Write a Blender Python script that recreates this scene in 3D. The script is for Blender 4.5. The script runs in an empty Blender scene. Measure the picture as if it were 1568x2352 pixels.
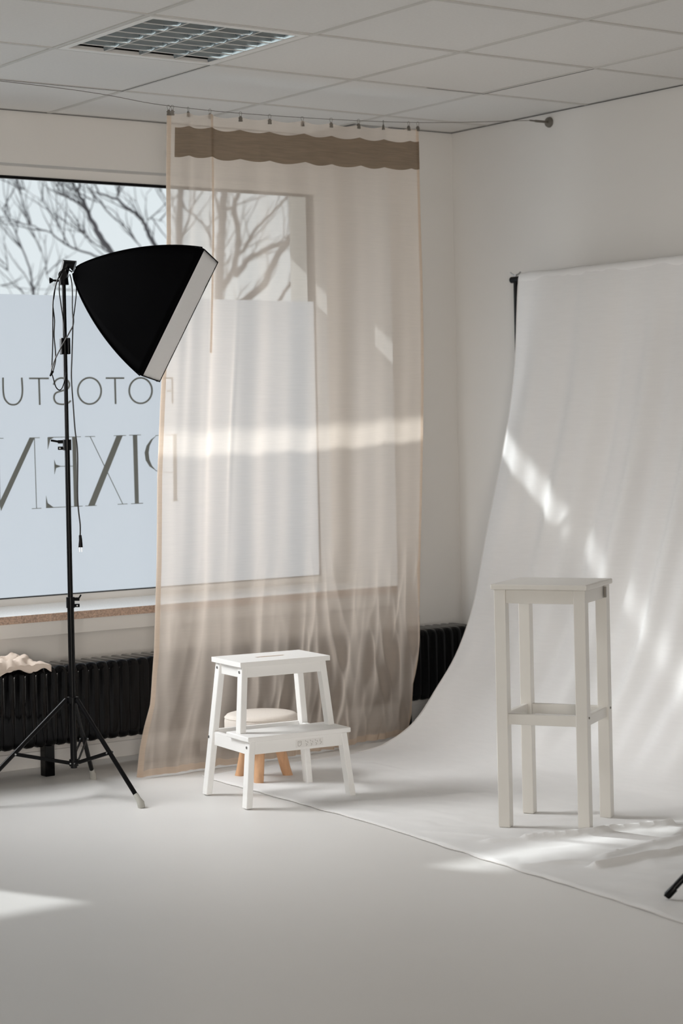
import bpy, bmesh, math, random
from mathutils import Vector, Matrix, noise

random.seed(7)
S = bpy.context.scene
COL = S.collection

# ---------------------------------------------------------------- camera
FPX, PPY, YAW, ROLL = 4598.0, 985.0, 0.6312, -0.0214
CAM = Vector((-5.64, -7.191, 1.355))
_f = Vector((math.sin(YAW), math.cos(YAW), 0))
_r0 = Vector((math.cos(YAW), -math.sin(YAW), 0))
_u0 = Vector((0, 0, 1))
_r = _r0 * math.cos(ROLL) + _u0 * math.sin(ROLL)
_u = _u0 * math.cos(ROLL) - _r0 * math.sin(ROLL)
cd = bpy.data.cameras.new('camera')
cd.sensor_fit = 'HORIZONTAL'
cd.sensor_width = 36.0
cd.lens = FPX / 1568 * 36.0
cd.shift_y = -(1176 - PPY) / 1568
cd.clip_start = 0.05
cd.clip_end = 200
cd.dof.use_dof = True
cd.dof.focus_distance = 7.25
cd.dof.aperture_fstop = 4.8
cam = bpy.data.objects.new('camera', cd)
COL.objects.link(cam)
cam.matrix_world = Matrix(((_r.x, _u.x, -_f.x, CAM.x), (_r.y, _u.y, -_f.y, CAM.y), (_r.z, _u.z, -_f.z, CAM.z), (0, 0, 0, 1)))
S.camera = cam

# ---------------------------------------------------------------- world, sun, added fill lamps, exposure
w = bpy.data.worlds.new('sky')
S.world = w
w.use_nodes = True
bg = w.node_tree.nodes['Background']
bg.inputs[0].default_value = (0.90, 0.955, 1.0, 1)
bg.inputs[1].default_value = 0.92
sun = bpy.data.lights.new('sun', 'SUN')
sun.energy = 3.8
sun.angle = math.radians(1.2)
sun.color = (0.97, 0.985, 1.0)
so = bpy.data.objects.new('sun', sun)
COL.objects.link(so)
so.rotation_euler = Vector((0.43, -1.0, -0.66)).to_track_quat('-Z', 'Y').to_euler()


def area(name, loc, size, direction, power, color):
    l = bpy.data.lights.new(name, 'AREA')
    l.shape = 'RECTANGLE'
    l.size, l.size_y = size
    l.energy = power
    l.color = color
    o = bpy.data.objects.new(name, l)
    COL.objects.link(o)
    o.location = loc
    o.rotation_euler = Vector(direction).to_track_quat('-Z', 'Y').to_euler()
    return o


# added fill lamps just inside the wide window's left end, out of view
l1 = area('window_fill', (-3.0, 0.42, 1.75), (1.2, 1.3), (1.5, -1.7, -1.45), 27, (0.97, 0.985, 1.0))
l1.data.spread = math.radians(90)
l2 = area('window_fill_low', (-2.95, 0.42, 1.6), (1.0, 1.5), (1.9, -1.4, -1.0), 13, (0.97, 0.985, 1.0))
l2.data.spread = math.radians(90)
# added soft warm fill lamp, unseen behind the camera
l4 = area('rear_fill', (-6.2, -9.1, 1.2), (2.0, 1.7), (0.60, 1.0, -0.04), 64, (1.0, 0.935, 0.865))
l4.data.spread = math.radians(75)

S.view_settings.view_transform = 'Standard'
S.view_settings.look = 'None'
S.view_settings.exposure = 0.0
S.view_settings.gamma = 1.0
S.view_settings.use_curve_mapping = False
S.cycles.max_bounces = 10
S.cycles.diffuse_bounces = 5
S.cycles.glossy_bounces = 4
S.cycles.transmission_bounces = 6
S.cycles.transparent_max_bounces = 24
S.cycles.use_denoising = True
S.cycles.sample_clamp_indirect = 4.0
S.cycles.caustics_reflective = False
S.cycles.caustics_refractive = False


def at(px, py, axis, val):
    """point of the place seen at a pixel of the 1568x2352 frame, on the plane axis=val"""
    d = _f + _r * ((px - 784) / FPX) + _u * ((PPY - py) / FPX)
    t = (val - CAM[axis]) / d[axis]
    return CAM + d * t


def at_depth(px, py, t):
    return CAM + (_f + _r * ((px - 784) / FPX) + _u * ((PPY - py) / FPX)) * t


# ---------------------------------------------------------------- materials
def mat(name, col, rough=0.5, metal=0.0, noise_amt=0.0, noise_scale=20, bump=0.0, bump_scale=60, spec=0.5, coat=0.0, trans=0.0, stretch=None):
    m = bpy.data.materials.new(name)
    m.use_nodes = True
    nt = m.node_tree
    b = nt.nodes['Principled BSDF']
    b.inputs['Base Color'].default_value = (*col, 1)
    b.inputs['Roughness'].default_value = rough
    b.inputs['Metallic'].default_value = metal
    b.inputs['Specular IOR Level'].default_value = spec
    b.inputs['Coat Weight'].default_value = coat
    tc = nt.nodes.new('ShaderNodeTexCoord')
    src = tc.outputs['Object']
    if stretch:
        mp = nt.nodes.new('ShaderNodeMapping')
        mp.inputs['Scale'].default_value = stretch
        nt.links.new(src, mp.inputs[0])
        src = mp.outputs[0]
    if noise_amt:
        n = nt.nodes.new('ShaderNodeTexNoise')
        n.inputs['Scale'].default_value = noise_scale
        n.inputs['Detail'].default_value = 4
        nt.links.new(src, n.inputs['Vector'])
        r = nt.nodes.new('ShaderNodeValToRGB')
        lo = [max(0, c * (1 - noise_amt)) for c in col]
        hi = [min(1, c * (1 + noise_amt)) for c in col]
        r.color_ramp.elements[0].color = (*lo, 1)
        r.color_ramp.elements[1].color = (*hi, 1)
        r.color_ramp.elements[0].position = 0.3
        r.color_ramp.elements[1].position = 0.7
        nt.links.new(n.outputs['Fac'], r.inputs[0])
        nt.links.new(r.outputs[0], b.inputs['Base Color'])
    if bump:
        n2 = nt.nodes.new('ShaderNodeTexNoise')
        n2.inputs['Scale'].default_value = bump_scale
        n2.inputs['Detail'].default_value = 3
        nt.links.new(src, n2.inputs['Vector'])
        bp = nt.nodes.new('ShaderNodeBump')
        bp.inputs['Strength'].default_value = bump
        bp.inputs['Distance'].default_value = 0.004
        nt.links.new(n2.outputs['Fac'], bp.inputs['Height'])
        nt.links.new(bp.outputs[0], b.inputs['Normal'])
    return m


def fabric(name, col, see, trans, weave=900, stripe=0.12):
    """woven cloth: see = share that is open, trans = share of light let through the threads"""
    m = bpy.data.materials.new(name)
    m.use_nodes = True
    nt = m.node_tree
    for n in list(nt.nodes):
        nt.nodes.remove(n)
    out = nt.nodes.new('ShaderNodeOutputMaterial')
    dif = nt.nodes.new('ShaderNodeBsdfDiffuse')
    trl = nt.nodes.new('ShaderNodeBsdfTranslucent')
    tc = nt.nodes.new('ShaderNodeTexCoord')
    mp = nt.nodes.new('ShaderNodeMapping')
    mp.inputs['Scale'].default_value = (6, 6, 90)
    nt.links.new(tc.outputs['Object'], mp.inputs[0])
    n = nt.nodes.new('ShaderNodeTexNoise')
    n.inputs['Scale'].default_value = 2.0
    n.inputs['Detail'].default_value = 3
    nt.links.new(mp.outputs[0], n.inputs['Vector'])
    r = nt.nodes.new('ShaderNodeValToRGB')
    r.color_ramp.elements[0].color = (*[c * (1 - stripe) for c in col], 1)
    r.color_ramp.elements[1].color = (*[min(1, c * (1 + stripe * 0.5)) for c in col], 1)
    r.color_ramp.elements[0].position = 0.3
    r.color_ramp.elements[1].position = 0.7
    nt.links.new(n.outputs['Fac'], r.inputs[0])
    nt.links.new(r.outputs[0], dif.inputs[0])
    nt.links.new(r.outputs[0], trl.inputs[0])
    m1 = nt.nodes.new('ShaderNodeMixShader')
    m1.inputs[0].default_value = trans
    nt.links.new(dif.outputs[0], m1.inputs[1])
    nt.links.new(trl.outputs[0], m1.inputs[2])
    res = m1.outputs[0]
    if see > 0:
        tr = nt.nodes.new('ShaderNodeBsdfTransparent')
        lw = nt.nodes.new('ShaderNodeLayerWeight')   # threads close up at a slant
        lw.inputs['Blend'].default_value = 0.35
        mr = nt.nodes.new('ShaderNodeMapRange')
        mr.inputs['From Min'].default_value = 0.0
        mr.inputs['From Max'].default_value = 1.0
        mr.inputs['To Min'].default_value = see
        mr.inputs['To Max'].default_value = see * 0.35
        nt.links.new(lw.outputs['Facing'], mr.inputs[0])
        m2 = nt.nodes.new('ShaderNodeMixShader')
        nt.links.new(mr.outputs[0], m2.inputs[0])
        nt.links.new(res, m2.inputs[1])
        nt.links.new(tr.outputs[0], m2.inputs[2])
        res = m2.outputs[0]
    nt.links.new(res, out.inputs[0])
    return m


M_WALL = mat('wall_paint', (0.76, 0.74, 0.71), 0.85, noise_amt=0.012, noise_scale=1.5, bump=0.05, bump_scale=120)
M_TRIM = mat('trim_paint', (0.80, 0.785, 0.76), 0.6)
M_TILE = mat('ceiling_tile', (0.74, 0.725, 0.70), 0.9, noise_amt=0.02, noise_scale=90, bump=0.08, bump_scale=300)
M_TBAR = mat('ceiling_rail', (0.58, 0.565, 0.53), 0.6)
M_GAP = mat('ceiling_gap', (0.05, 0.05, 0.05), 0.9)
M_FLOOR = mat('floor_vinyl', (0.77, 0.755, 0.735), 0.42, noise_amt=0.02, noise_scale=1.2, bump=0.03, bump_scale=40, spec=0.35)
M_WOODW = mat('white_paint', (0.85, 0.84, 0.82), 0.38, noise_amt=0.01, noise_scale=8, spec=0.5)
M_WOODW2 = mat('off_white_paint', (0.68, 0.655, 0.61), 0.34, noise_amt=0.015, noise_scale=8)
M_OAK = mat('raw_wood', (0.62, 0.36, 0.20), 0.5, noise_amt=0.14, noise_scale=5, stretch=(9, 9, 1.2))
M_CUSH = mat('cushion_fabric', (0.72, 0.66, 0.60), 0.95, noise_amt=0.04, noise_scale=200, bump=0.2, bump_scale=500)
M_BLACK = mat('black_metal', (0.003, 0.003, 0.0035), 0.3, spec=0.16)
M_RAD = mat('black_enamel', (0.0012, 0.0012, 0.0016), 0.12, spec=0.17)
M_BFAB = mat('black_nylon', (0.0016, 0.0016, 0.002), 0.8, noise_amt=0.2, noise_scale=6, spec=0.03)
M_RUB = mat('grey_rubber', (0.42, 0.41, 0.37), 0.6)
M_STEEL = mat('steel', (0.55, 0.55, 0.55), 0.3, metal=1.0)
M_DSTEEL = mat('dull_steel', (0.22, 0.20, 0.175), 0.45, metal=0.8)
M_STONE = mat('sill_stone', (0.90, 0.89, 0.87), 0.2, noise_amt=0.1, noise_scale=160)
M_STONE_E = mat('sill_stone_edge', (0.50, 0.36, 0.28), 0.6, noise_amt=0.35, noise_scale=170)
M_BARK = mat('bark', (0.09, 0.085, 0.095), 0.9, noise_amt=0.2, noise_scale=12)
M_PAVE = mat('pale_paving', (0.55, 0.55, 0.54), 0.9, noise_amt=0.06, noise_scale=3)
M_LETTER = mat('letter_film', (0.19, 0.205, 0.195), 0.6)
M_LETTER_F = M_LETTER
M_PLASTW = mat('white_plastic', (0.8, 0.8, 0.78), 0.4)
M_LOUV = mat('louvre_metal', (0.36, 0.42, 0.46), 0.10, metal=1.0)
M_LBLADE = mat('louvre_blade', (0.42, 0.46, 0.47), 0.3, metal=0.7)
M_LBACK = mat('lamp_back', (0.12, 0.14, 0.15), 0.3, metal=0.6)
M_TUBE = mat('tube_glass', (0.45, 0.50, 0.54), 0.25)
M_STICK = mat('sticker_paper', (0.78, 0.765, 0.74), 0.6)
M_INK = mat('sticker_ink', (0.42, 0.40, 0.37), 0.6)
M_CURT = fabric('sheer_linen', (0.89, 0.775, 0.67), 0.46, 0.60, stripe=0.025)
M_HEM = fabric('linen_hem', (0.74, 0.61, 0.49), 0.20, 0.45, stripe=0.04)
M_BAND = fabric('linen_band', (0.27, 0.205, 0.145), 0.10, 0.35, stripe=0.12)  # layered, denser linen; its weaker backlight is put into the dark brown too
M_CLOTH = fabric('white_muslin', (0.90, 0.89, 0.88), 0.0, 0.15, stripe=0.015)
M_HEMW = fabric('muslin_hem', (0.88, 0.86, 0.84), 0.0, 0.35, stripe=0.01)
M_RAG = fabric('beige_muslin', (0.80, 0.69, 0.60), 0.0, 0.2, stripe=0.04)
M_DIFF = fabric('white_diffuser', (0.95, 0.945, 0.94), 0.0, 0.15, stripe=0.01)

# clear pane
M_GLASS = bpy.data.materials.new('clear_glass')
M_GLASS.use_nodes = True
nt = M_GLASS.node_tree
for n in list(nt.nodes):
    nt.nodes.remove(n)
o_ = nt.nodes.new('ShaderNodeOutputMaterial')
t_ = nt.nodes.new('ShaderNodeBsdfTransparent')
t_.inputs[0].default_value = (0.97, 0.985, 0.98, 1)
g_ = nt.nodes.new('ShaderNodeBsdfGlossy')
g_.inputs['Roughness'].default_value = 0.02
fr = nt.nodes.new('ShaderNodeFresnel')
fr.inputs[0].default_value = 1.35
mx = nt.nodes.new('ShaderNodeMixShader')
nt.links.new(fr.outputs[0], mx.inputs[0])
nt.links.new(t_.outputs[0], mx.inputs[1])
nt.links.new(g_.outputs[0], mx.inputs[2])
nt.links.new(mx.outputs[0], o_.inputs[0])
# frosted film
M_FROST = bpy.data.materials.new('frosted_film')
M_FROST.use_nodes = True
nt = M_FROST.node_tree
for n in list(nt.nodes):
    nt.nodes.remove(n)
o_ = nt.nodes.new('ShaderNodeOutputMaterial')
d_ = nt.nodes.new('ShaderNodeBsdfDiffuse')
d_.inputs[0].default_value = (0.55, 0.58, 0.64, 1)
t_ = nt.nodes.new('ShaderNodeBsdfTranslucent')
t_.inputs[0].default_value = (0.64, 0.68, 0.74, 1)
mx = nt.nodes.new('ShaderNodeMixShader')
mx.inputs[0].default_value = 0.62
nt.links.new(d_.outputs[0], mx.inputs[1])
nt.links.new(t_.outputs[0], mx.inputs[2])
nt.links.new(mx.outputs[0], o_.inputs[0])


# ---------------------------------------------------------------- mesh helpers
def add_box(bm, x0, x1, y0, y1, z0, z1, bev=0.0, mtx=None):
    r = bmesh.ops.create_cube(bm, size=1.0)
    vs = r['verts']
    for v in vs:
        v.co = Vector(((x0 + x1) / 2 + v.co.x * (x1 - x0), (y0 + y1) / 2 + v.co.y * (y1 - y0), (z0 + z1) / 2 + v.co.z * (z1 - z0)))
    if bev:
        es = list({e for v in vs for e in v.link_edges})
        rb = bmesh.ops.bevel(bm, geom=es, offset=bev, segments=2, affect='EDGES', profile=0.5)
        vs = list({v for f in rb['faces'] for v in f.verts} | {v for v in vs if v.is_valid})
    if mtx is not None:
        for v in vs:
            v.co = mtx @ v.co
    return vs


def add_prism(bm, bottom, top):
    """closed solid from two matching loops of points"""
    a = [bm.verts.new(p) for p in bottom]
    b = [bm.verts.new(p) for p in top]
    n = len(a)
    bm.faces.new(list(reversed(a)))
    bm.faces.new(b)
    for i in range(n):
        j = (i + 1) % n
        bm.faces.new((a[i], a[j], b[j], b[i]))


def add_tube(bm, pts, rad, seg=8, cap=True):
    pts = [Vector(p) for p in pts]
    if not isinstance(rad, (list, tuple)):
        rad = [rad] * len(pts)
    rings = []
    prev = None
    for i, p in enumerate(pts):
        if i == 0:
            t = pts[1] - p
        elif i == len(pts) - 1:
            t = p - pts[-2]
        else:
            t = pts[i + 1] - pts[i - 1]
        if t.length < 1e-9:
            t = Vector((0, 0, 1))
        t.normalize()
        if prev is None:
            a = Vector((0, 0, 1)) if abs(t.z) < 0.9 else Vector((1, 0, 0))
            nrm = t.cross(a).normalized()
        else:
            nrm = prev - t * prev.dot(t)
            if nrm.length < 1e-6:
                nrm = t.orthogonal()
            nrm.normalize()
        prev = nrm
        bn = t.cross(nrm)
        rings.append([bm.verts.new(p + (nrm * math.cos(2 * math.pi * k / seg) + bn * math.sin(2 * math.pi * k / seg)) * rad[i]) for k in range(seg)])
    for i in range(len(rings) - 1):
        for k in range(seg):
            j = (k + 1) % seg
            bm.faces.new((rings[i][k], rings[i][j], rings[i + 1][j], rings[i + 1][k]))
    if cap:
        bm.faces.new(list(reversed(rings[0])))
        bm.faces.new(rings[-1])


def add_lathe(bm, prof, seg=32, mtx=None):
    """prof: (radius, z) pairs from bottom to top, closed with caps"""
    rings = []
    for r, z in prof:
        ring = []
        for k in range(seg):
            c = Vector((r * math.cos(2 * math.pi * k / seg), r * math.sin(2 * math.pi * k / seg), z))
            ring.append(bm.verts.new(mtx @ c if mtx is not None else c))
        rings.append(ring)
    for i in range(len(rings) - 1):
        for k in range(seg):
            j = (k + 1) % seg
            bm.faces.new((rings[i][k], rings[i][j], rings[i + 1][j], rings[i + 1][k]))
    bm.faces.new(list(reversed(rings[0])))
    bm.faces.new(rings[-1])


def add_grid(bm, rows, thick=0.0):
    vs = [[bm.verts.new(p) for p in row] for row in rows]
    for i in range(len(vs) - 1):
        for j in range(len(vs[0]) - 1):
            bm.faces.new((vs[i][j], vs[i][j + 1], vs[i + 1][j + 1], vs[i + 1][j]))


def obj(name, bm, m, parent=None, smooth=False, label=None):
    bmesh.ops.recalc_face_normals(bm, faces=bm.faces)
    me = bpy.data.meshes.new(name)
    bm.to_mesh(me)
    bm.free()
    if m is not None:
        me.materials.append(m)
    if smooth:
        for p in me.polygons:
            p.use_smooth = True
        try:
            me.set_sharp_from_angle(angle=math.radians(40))
        except Exception:
            pass
    o = bpy.data.objects.new(name, me)
    COL.objects.link(o)
    if parent is not None:
        o.parent = parent
        o.matrix_parent_inverse = parent_matrix(parent).inverted()
    if label:
        o['label'] = label
    return o


def parent_matrix(p):
    m = p.matrix_basis.copy()
    q = p
    while q.parent is not None:
        m = q.parent.matrix_basis @ q.matrix_parent_inverse @ m
        q = q.parent
    return m


def thing(name, label, cat, loc=(0, 0, 0), group=None):
    o = bpy.data.objects.new(name, None)
    o.empty_display_size = 0.1
    COL.objects.link(o)
    o.location = loc
    o['label'] = label
    o['category'] = cat
    if group:
        o['group'] = group
    return o


def tag(o, label, cat, group=None):
    o['label'] = label
    o['category'] = cat
    if group:
        o['group'] = group
    return o


def struct(o):
    o['kind'] = 'structure'
    return o


def bmn():
    return bmesh.new()


def smooth_path(pts, n=6):
    pts = [Vector(p) for p in pts]
    out = []
    for i in range(len(pts) - 1):
        p0 = pts[max(i - 1, 0)]
        p1, p2 = pts[i], pts[i + 1]
        p3 = pts[min(i + 2, len(pts) - 1)]
        for k in range(n):
            t = k / n
            out.append(0.5 * ((2 * p1) + (-p0 + p2) * t + (2 * p0 - 5 * p1 + 4 * p2 - p3) * t * t + (-p0 + 3 * p1 - 3 * p2 + p3) * t ** 3))
    out.append(pts[-1])
    return out


def interp(x, xs, ys):
    if x <= xs[0]:
        return ys[0]
    for i in range(len(xs) - 1):
        if x <= xs[i + 1]:
            t = (x - xs[i]) / (xs[i + 1] - xs[i])
            return ys[i] + (ys[i + 1] - ys[i]) * t
    return ys[-1]


# ---------------------------------------------------------------- room shell
XR = 0.395          # right wall
YP = 0.133          # front of the pier and of the sill
YW = 0.503          # window wall
YG = 0.610          # glass
XP = 0.0158         # left face of the pier
XG = -0.074         # right end of the glass
XGL = -3.15         # left end of the first window
ZC = 2.741
Z_GT, Z_FR, Z_GB, Z_SL, Z_LT = 2.474, 1.966, 0.6575, 0.6255, 2.517
XL, YB = -7.6, -9.2

bm = bmn()
add_box(bm, XL - 0.2, XR + 0.2, YB - 0.2, 0.8, -0.12, 0.0)
struct(obj('floor', bm, M_FLOOR))

bm = bmn()
# lintel over the shop front, return beside the glass, pier, wall under the sill, wall between the openings
add_box(bm, XL, XP, YW, 0.80, Z_LT, ZC + 0.15)
add_box(bm, XG - 0.012, XP, YW, 0.80, Z_SL - 0.05, Z_LT)
add_box(bm, XP, XR + 0.2, YP, 0.80, 0.0, ZC + 0.15)
add_box(bm, XGL - 0.64, XP, 0.165, 0.80, 0.0, Z_SL - 0.032)
add_box(bm, XGL - 0.64, XGL, 0.165, 0.80, Z_SL - 0.032, Z_LT)
add_box(bm, XL, -6.4, YW, 0.80, 0.0, Z_LT)
add_box(bm, -6.4, XGL - 0.64, YW, 0.80, 1.95, Z_LT)
struct(obj('wall_back', bm, M_WALL))
bm = bmn()
add_box(bm, XR, XR + 0.2, YB, YP, 0.0, ZC + 0.15)
struct(obj('wall_right', bm, M_WALL))
bm = bmn()
add_box(bm, XL - 0.2, XL, YB, -4.0, 0, ZC + 0.15)
add_box(bm, XL - 0.2, XL, -1.2, 0.8, 0, ZC + 0.15)
add_box(bm, XL - 0.2, XL, -4.0, -1.2, 0, 0.5)
add_box(bm, XL - 0.2, XL, -4.0, -1.2, 2.25, ZC + 0.15)
struct(obj('wall_left', bm, M_WALL))
bm = bmn()
add_box(bm, XL - 0.2, XR + 0.2, YB - 0.2, YB, 0, ZC + 0.15)
struct(obj('wall_front', bm, M_WALL))
bm = bmn()
add_box(bm, XGL - 0.64, XP, 0.150, 0.165, 0.0, 0.065, 0.002)
add_box(bm, XP, XR, YP - 0.015, YP, 0.0, 0.065, 0.002)
struct(obj('baseboard_back', bm, M_TRIM))
bm = bmn()
add_box(bm, XR - 0.015, XR, YB, YP - 0.015, 0.0, 0.065, 0.002)
struct(obj('baseboard_right', bm, M_TRIM))

# ceiling: slab, rails and one object per tile
T = 0.66875
GX = -1.2155        # B4 line
GY = -0.133         # A1 line
SC = 1.07
GX = CAM.x + SC * (5.64 - 0.5615)
GY = CAM.y + SC * (7.191 - 0.5946)
bm = bmn()
add_box(bm, XL, XR + 0.2, YB, 0.8, ZC + 0.05, ZC + 0.15)
ceil = struct(obj('ceiling', bm, M_GAP))
xs = [GX + T * i for i in range(-12, 3) if XL < GX + T * i < XR]
ys = [GY + T * j for j in range(-14, 3) if YB < GY + T * j < YW]
bm = bmn()
for x in xs:
    add_box(bm, x - 0.009, x + 0.009, YB, YW if x < XP else YP, ZC, ZC + 0.02)
for i in range(len(xs) + 1):
    xa = xs[i - 1] + 0.009 if i else XL
    xb = xs[i] - 0.009 if i < len(xs) else XR
    for y in ys:
        if y > YP and xb > XP + 0.1:
            continue
        add_box(bm, xa, xb, y - 0.009, y + 0.009, ZC, ZC + 0.02)
obj('ceiling_rail', bm, M_TBAR, ceil)
xe = [XL] + xs + [XR]
ye = [YB] + ys + [YW]
tile_cache = {}
LAMP_X, LAMP_Y = GX - 3 * T, GY + T * -2   # lamp cell: lower x line and lower y line


def tile_mesh(wd, dp):
    key = (round(wd, 3), round(dp, 3))
    if key not in tile_cache:
        b = bmn()
        add_box(b, -wd / 2, wd / 2, -dp / 2, dp / 2, 0, 0.014)
        me = bpy.data.meshes.new('ceiling_tile')
        b.to_mesh(me)
        b.free()
        me.materials.append(M_TILE)
        tile_cache[key] = me
    return tile_cache[key]


for i in range(len(xe) - 1):
    for j in range(len(ye) - 1):
        x0, x1, y0, y1 = xe[i], xe[i + 1], ye[j], ye[j + 1]
        if abs(x0 - LAMP_X) < 0.01 and abs(y0 - LAMP_Y) < 0.01:
            continue
        if x1 > XP + 0.1 and y1 > YP:
            if y0 > YP - 0.01:
                continue
            y1 = YP
        gx0 = 0.0075 if i else 0
        gx1 = 0.0075 if i < len(xe) - 2 else 0
        gy0 = 0.0075 if j else 0
        gy1 = 0.0075 if (j < len(ye) - 2 and y1 != YP) else 0.004
        x0 += gx0; x1 -= gx1; y0 += gy0; y1 -= gy1
        o = bpy.data.objects.new('ceiling_tile', tile_mesh(x1 - x0, y1 - y0))
        COL.objects.link(o)
        dz = 0.0035 + 0.0012 * random.random()
        o.location = ((x0 + x1) / 2, (y0 + y1) / 2, ZC + dz)
        o.parent = ceil
# dark strips stand in for the shade in some joints and along the walls
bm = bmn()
def shade_strip(xa, ya, xb, yb, wd=0.0025):
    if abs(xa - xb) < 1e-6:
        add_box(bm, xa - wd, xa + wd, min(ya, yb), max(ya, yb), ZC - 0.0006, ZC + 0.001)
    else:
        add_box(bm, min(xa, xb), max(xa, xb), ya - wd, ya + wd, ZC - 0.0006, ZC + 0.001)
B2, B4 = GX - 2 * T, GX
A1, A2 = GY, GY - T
shade_strip(B2 - 0.62, A1 - 0.006, B2, A1 - 0.006)
shade_strip(B2 - 0.006, A1, B2 - 0.006, A2)
shade_strip(B4 - 0.3, A2 - 0.006, B4, A2 - 0.006)
shade_strip(B4 + 0.006, A2 - T, B4 + 0.006, A2)
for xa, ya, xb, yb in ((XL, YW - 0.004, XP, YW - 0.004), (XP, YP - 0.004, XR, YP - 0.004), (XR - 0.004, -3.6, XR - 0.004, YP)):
    shade_strip(xa, ya, xb, yb, 0.003)
obj('joint_shade', bm, M_GAP, ceil)

# ---------------------------------------------------------------- recessed louvre lamp
lx, ly = LAMP_X, LAMP_Y
lamp = thing('louvre_ceiling_light', 'square recessed ceiling light with a grid of mirror louvres, switched off', 'ceiling light', (lx + T / 2, ly + T / 2, ZC))
x0, x1, y0, y1 = lx + 0.010, lx + T - 0.010, ly + 0.010, ly + T - 0.010
bm = bmn()
fwid = 0.028
add_box(bm, x0, x1, y0, y0 + fwid, ZC - 0.002, ZC + 0.012)
add_box(bm, x0, x1, y1 - fwid, y1, ZC - 0.002, ZC + 0.012)
add_box(bm, x0, x0 + fwid, y0 + fwid, y1 - fwid, ZC - 0.002, ZC + 0.012)
add_box(bm, x1 - fwid, x1, y0 + fwid, y1 - fwid, ZC - 0.002, ZC + 0.012)
obj('frame', bm, M_TRIM, lamp)
xi0, xi1, yi0, yi1 = x0 + fwid, x1 - fwid, y0 + fwid, y1 - fwid
bm = bmn()
add_box(bm, xi0, xi1, yi0, yi1, ZC + 0.044, ZC + 0.047)
obj('housing', bm, M_LBACK, lamp)
# curved trough dividers run along y, thin blades run along x
def trough(name, xc, half):
    bm = bmn()
    prof = []
    for k in range(7):
        t = k / 6
        prof.append((half * (t ** 1.9) + 0.0012, ZC + 0.002 + 0.040 * t))
    loop = [(xc - a, z) for a, z in prof] + [(xc + a, z) for a, z in reversed(prof)]
    add_prism(bm, [(x, yi0, z) for x, z in loop], [(x, yi1, z) for x, z in loop])
    return obj(name, bm, M_LOUV, lamp, smooth=True)
ncol, nrow = 4, 7
cw = (xi1 - xi0) / ncol
for k in range(ncol + 1):
    trough('reflector_trough', xi0 + cw * k, 0.040 if 0 < k < ncol else 0.028)
rh = (yi1 - yi0) / nrow
bm = bmn()
loop = []
for k in range(5):
    t = k / 4
    loop.append((0.0008 + 0.010 * t ** 2, ZC + 0.003 + 0.030 * t))
lp = [(-a, z) for a, z in loop] + [(a, z) for a, z in reversed(loop)]
add_prism(bm, [(xi0, y, z) for y, z in lp], [(xi1, y, z) for y, z in lp])
blade = obj('cross_blade', bm, M_LBLADE, lamp, smooth=True)
blade.location.y = yi0 + rh
for k in range(2, nrow):
    c = blade.copy()
    COL.objects.link(c)
    c.location.y = yi0 + rh * k
bm = bmn()
for k in range(ncol + 1):
    add_box(bm, xi0 + cw * k - 0.0016, xi0 + cw * k + 0.0016, yi0, yi1, ZC + 0.0002, ZC + 0.0022)
for k in range(nrow + 1):
    yk = yi0 + rh * k
    for q in range(ncol):
        add_box(bm, xi0 + cw * q + 0.0017, xi0 + cw * (q + 1) - 0.0017, yk - 0.0014, yk + 0.0014, ZC + 0.0004, ZC + 0.0028)
obj('louvre_edge', bm, M_TRIM, lamp)
for k in range(ncol):
    bm = bmn()
    xc = xi0 + cw * (k + 0.5)
    add_tube(bm, [(xc, yi0 + 0.01, ZC + 0.036), (xc, yi1 - 0.01, ZC + 0.036)], 0.006, 10)
    obj('fluorescent_tube', bm, M_TUBE, lamp, smooth=True)

# ---------------------------------------------------------------- window
win = bpy.data.objects.new('window_1', None)
COL.objects.link(win)
win.location = (-1.6, YG, Z_GB)
struct(win)
bm = bmn()
add_box(bm, XGL, XG + 0.0, YG - 0.012, YG + 0.05, Z_GT, Z_LT)
add_box(bm, XGL, XG + 0.0, YG - 0.012, YG + 0.05, Z_SL, Z_GB)
add_box(bm, XG - 0.012, XG + 0.02, YG - 0.012, YG + 0.05, Z_GB, Z_GT)
add_box(bm, XGL, XGL + 0.05, YG - 0.012, YG + 0.05, Z_GB, Z_GT)
obj('window_frame', bm, M_TRIM, win)
bm = bmn()
add_box(bm, XGL + 0.05, XG - 0.012, YG - 0.016, YG - 0.002, Z_GT - 0.011, Z_GT + 0.002)
add_box(bm, XGL + 0.05, XG - 0.012, YG - 0.014, YG - 0.002, Z_GB - 0.002, Z_GB + 0.003)
add_box(bm, XG - 0.015, XG - 0.011, YG - 0.014, YG - 0.002, Z_GB, Z_GT)
obj('glazing_seal', bm, M_BLACK, win)
bm = bmn()
add_box(bm, XGL + 0.05, XG - 0.012, YG + 0.004, YG + 0.010, Z_GB, Z_GT)
obj('glass_pane', bm, M_GLASS, win)
bm = bmn()
vv = [bm.verts.new(p) for p in ((XGL + 0.05, YG + 0.002, Z_GB), (XG - 0.012, YG + 0.002, Z_GB), (XG - 0.012, YG + 0.002, Z_FR), (XGL + 0.05, YG + 0.002, Z_FR))]
bm.faces.new(vv)
obj('frosted_film', bm, M_FROST, win)
# sill slab and the board under it
bm = bmn()
add_box(bm, XGL - 0.02, XP - 0.001, YP, YG + 0.02, Z_SL - 0.032, Z_SL, 0.0)
sill = obj('window_sill', bm, M_STONE, win)
sill.data.materials.append(M_STONE_E)
for p in sill.data.polygons:
    if p.normal.y < -0.5:
        p.material_index = 1
bm = bmn()
add_box(bm, XGL - 0.02, XP - 0.001, YP + 0.012, YP + 0.03, 0.535, Z_SL - 0.032, 0.001)
obj('sill_apron', bm, M_TRIM, win)

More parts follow.
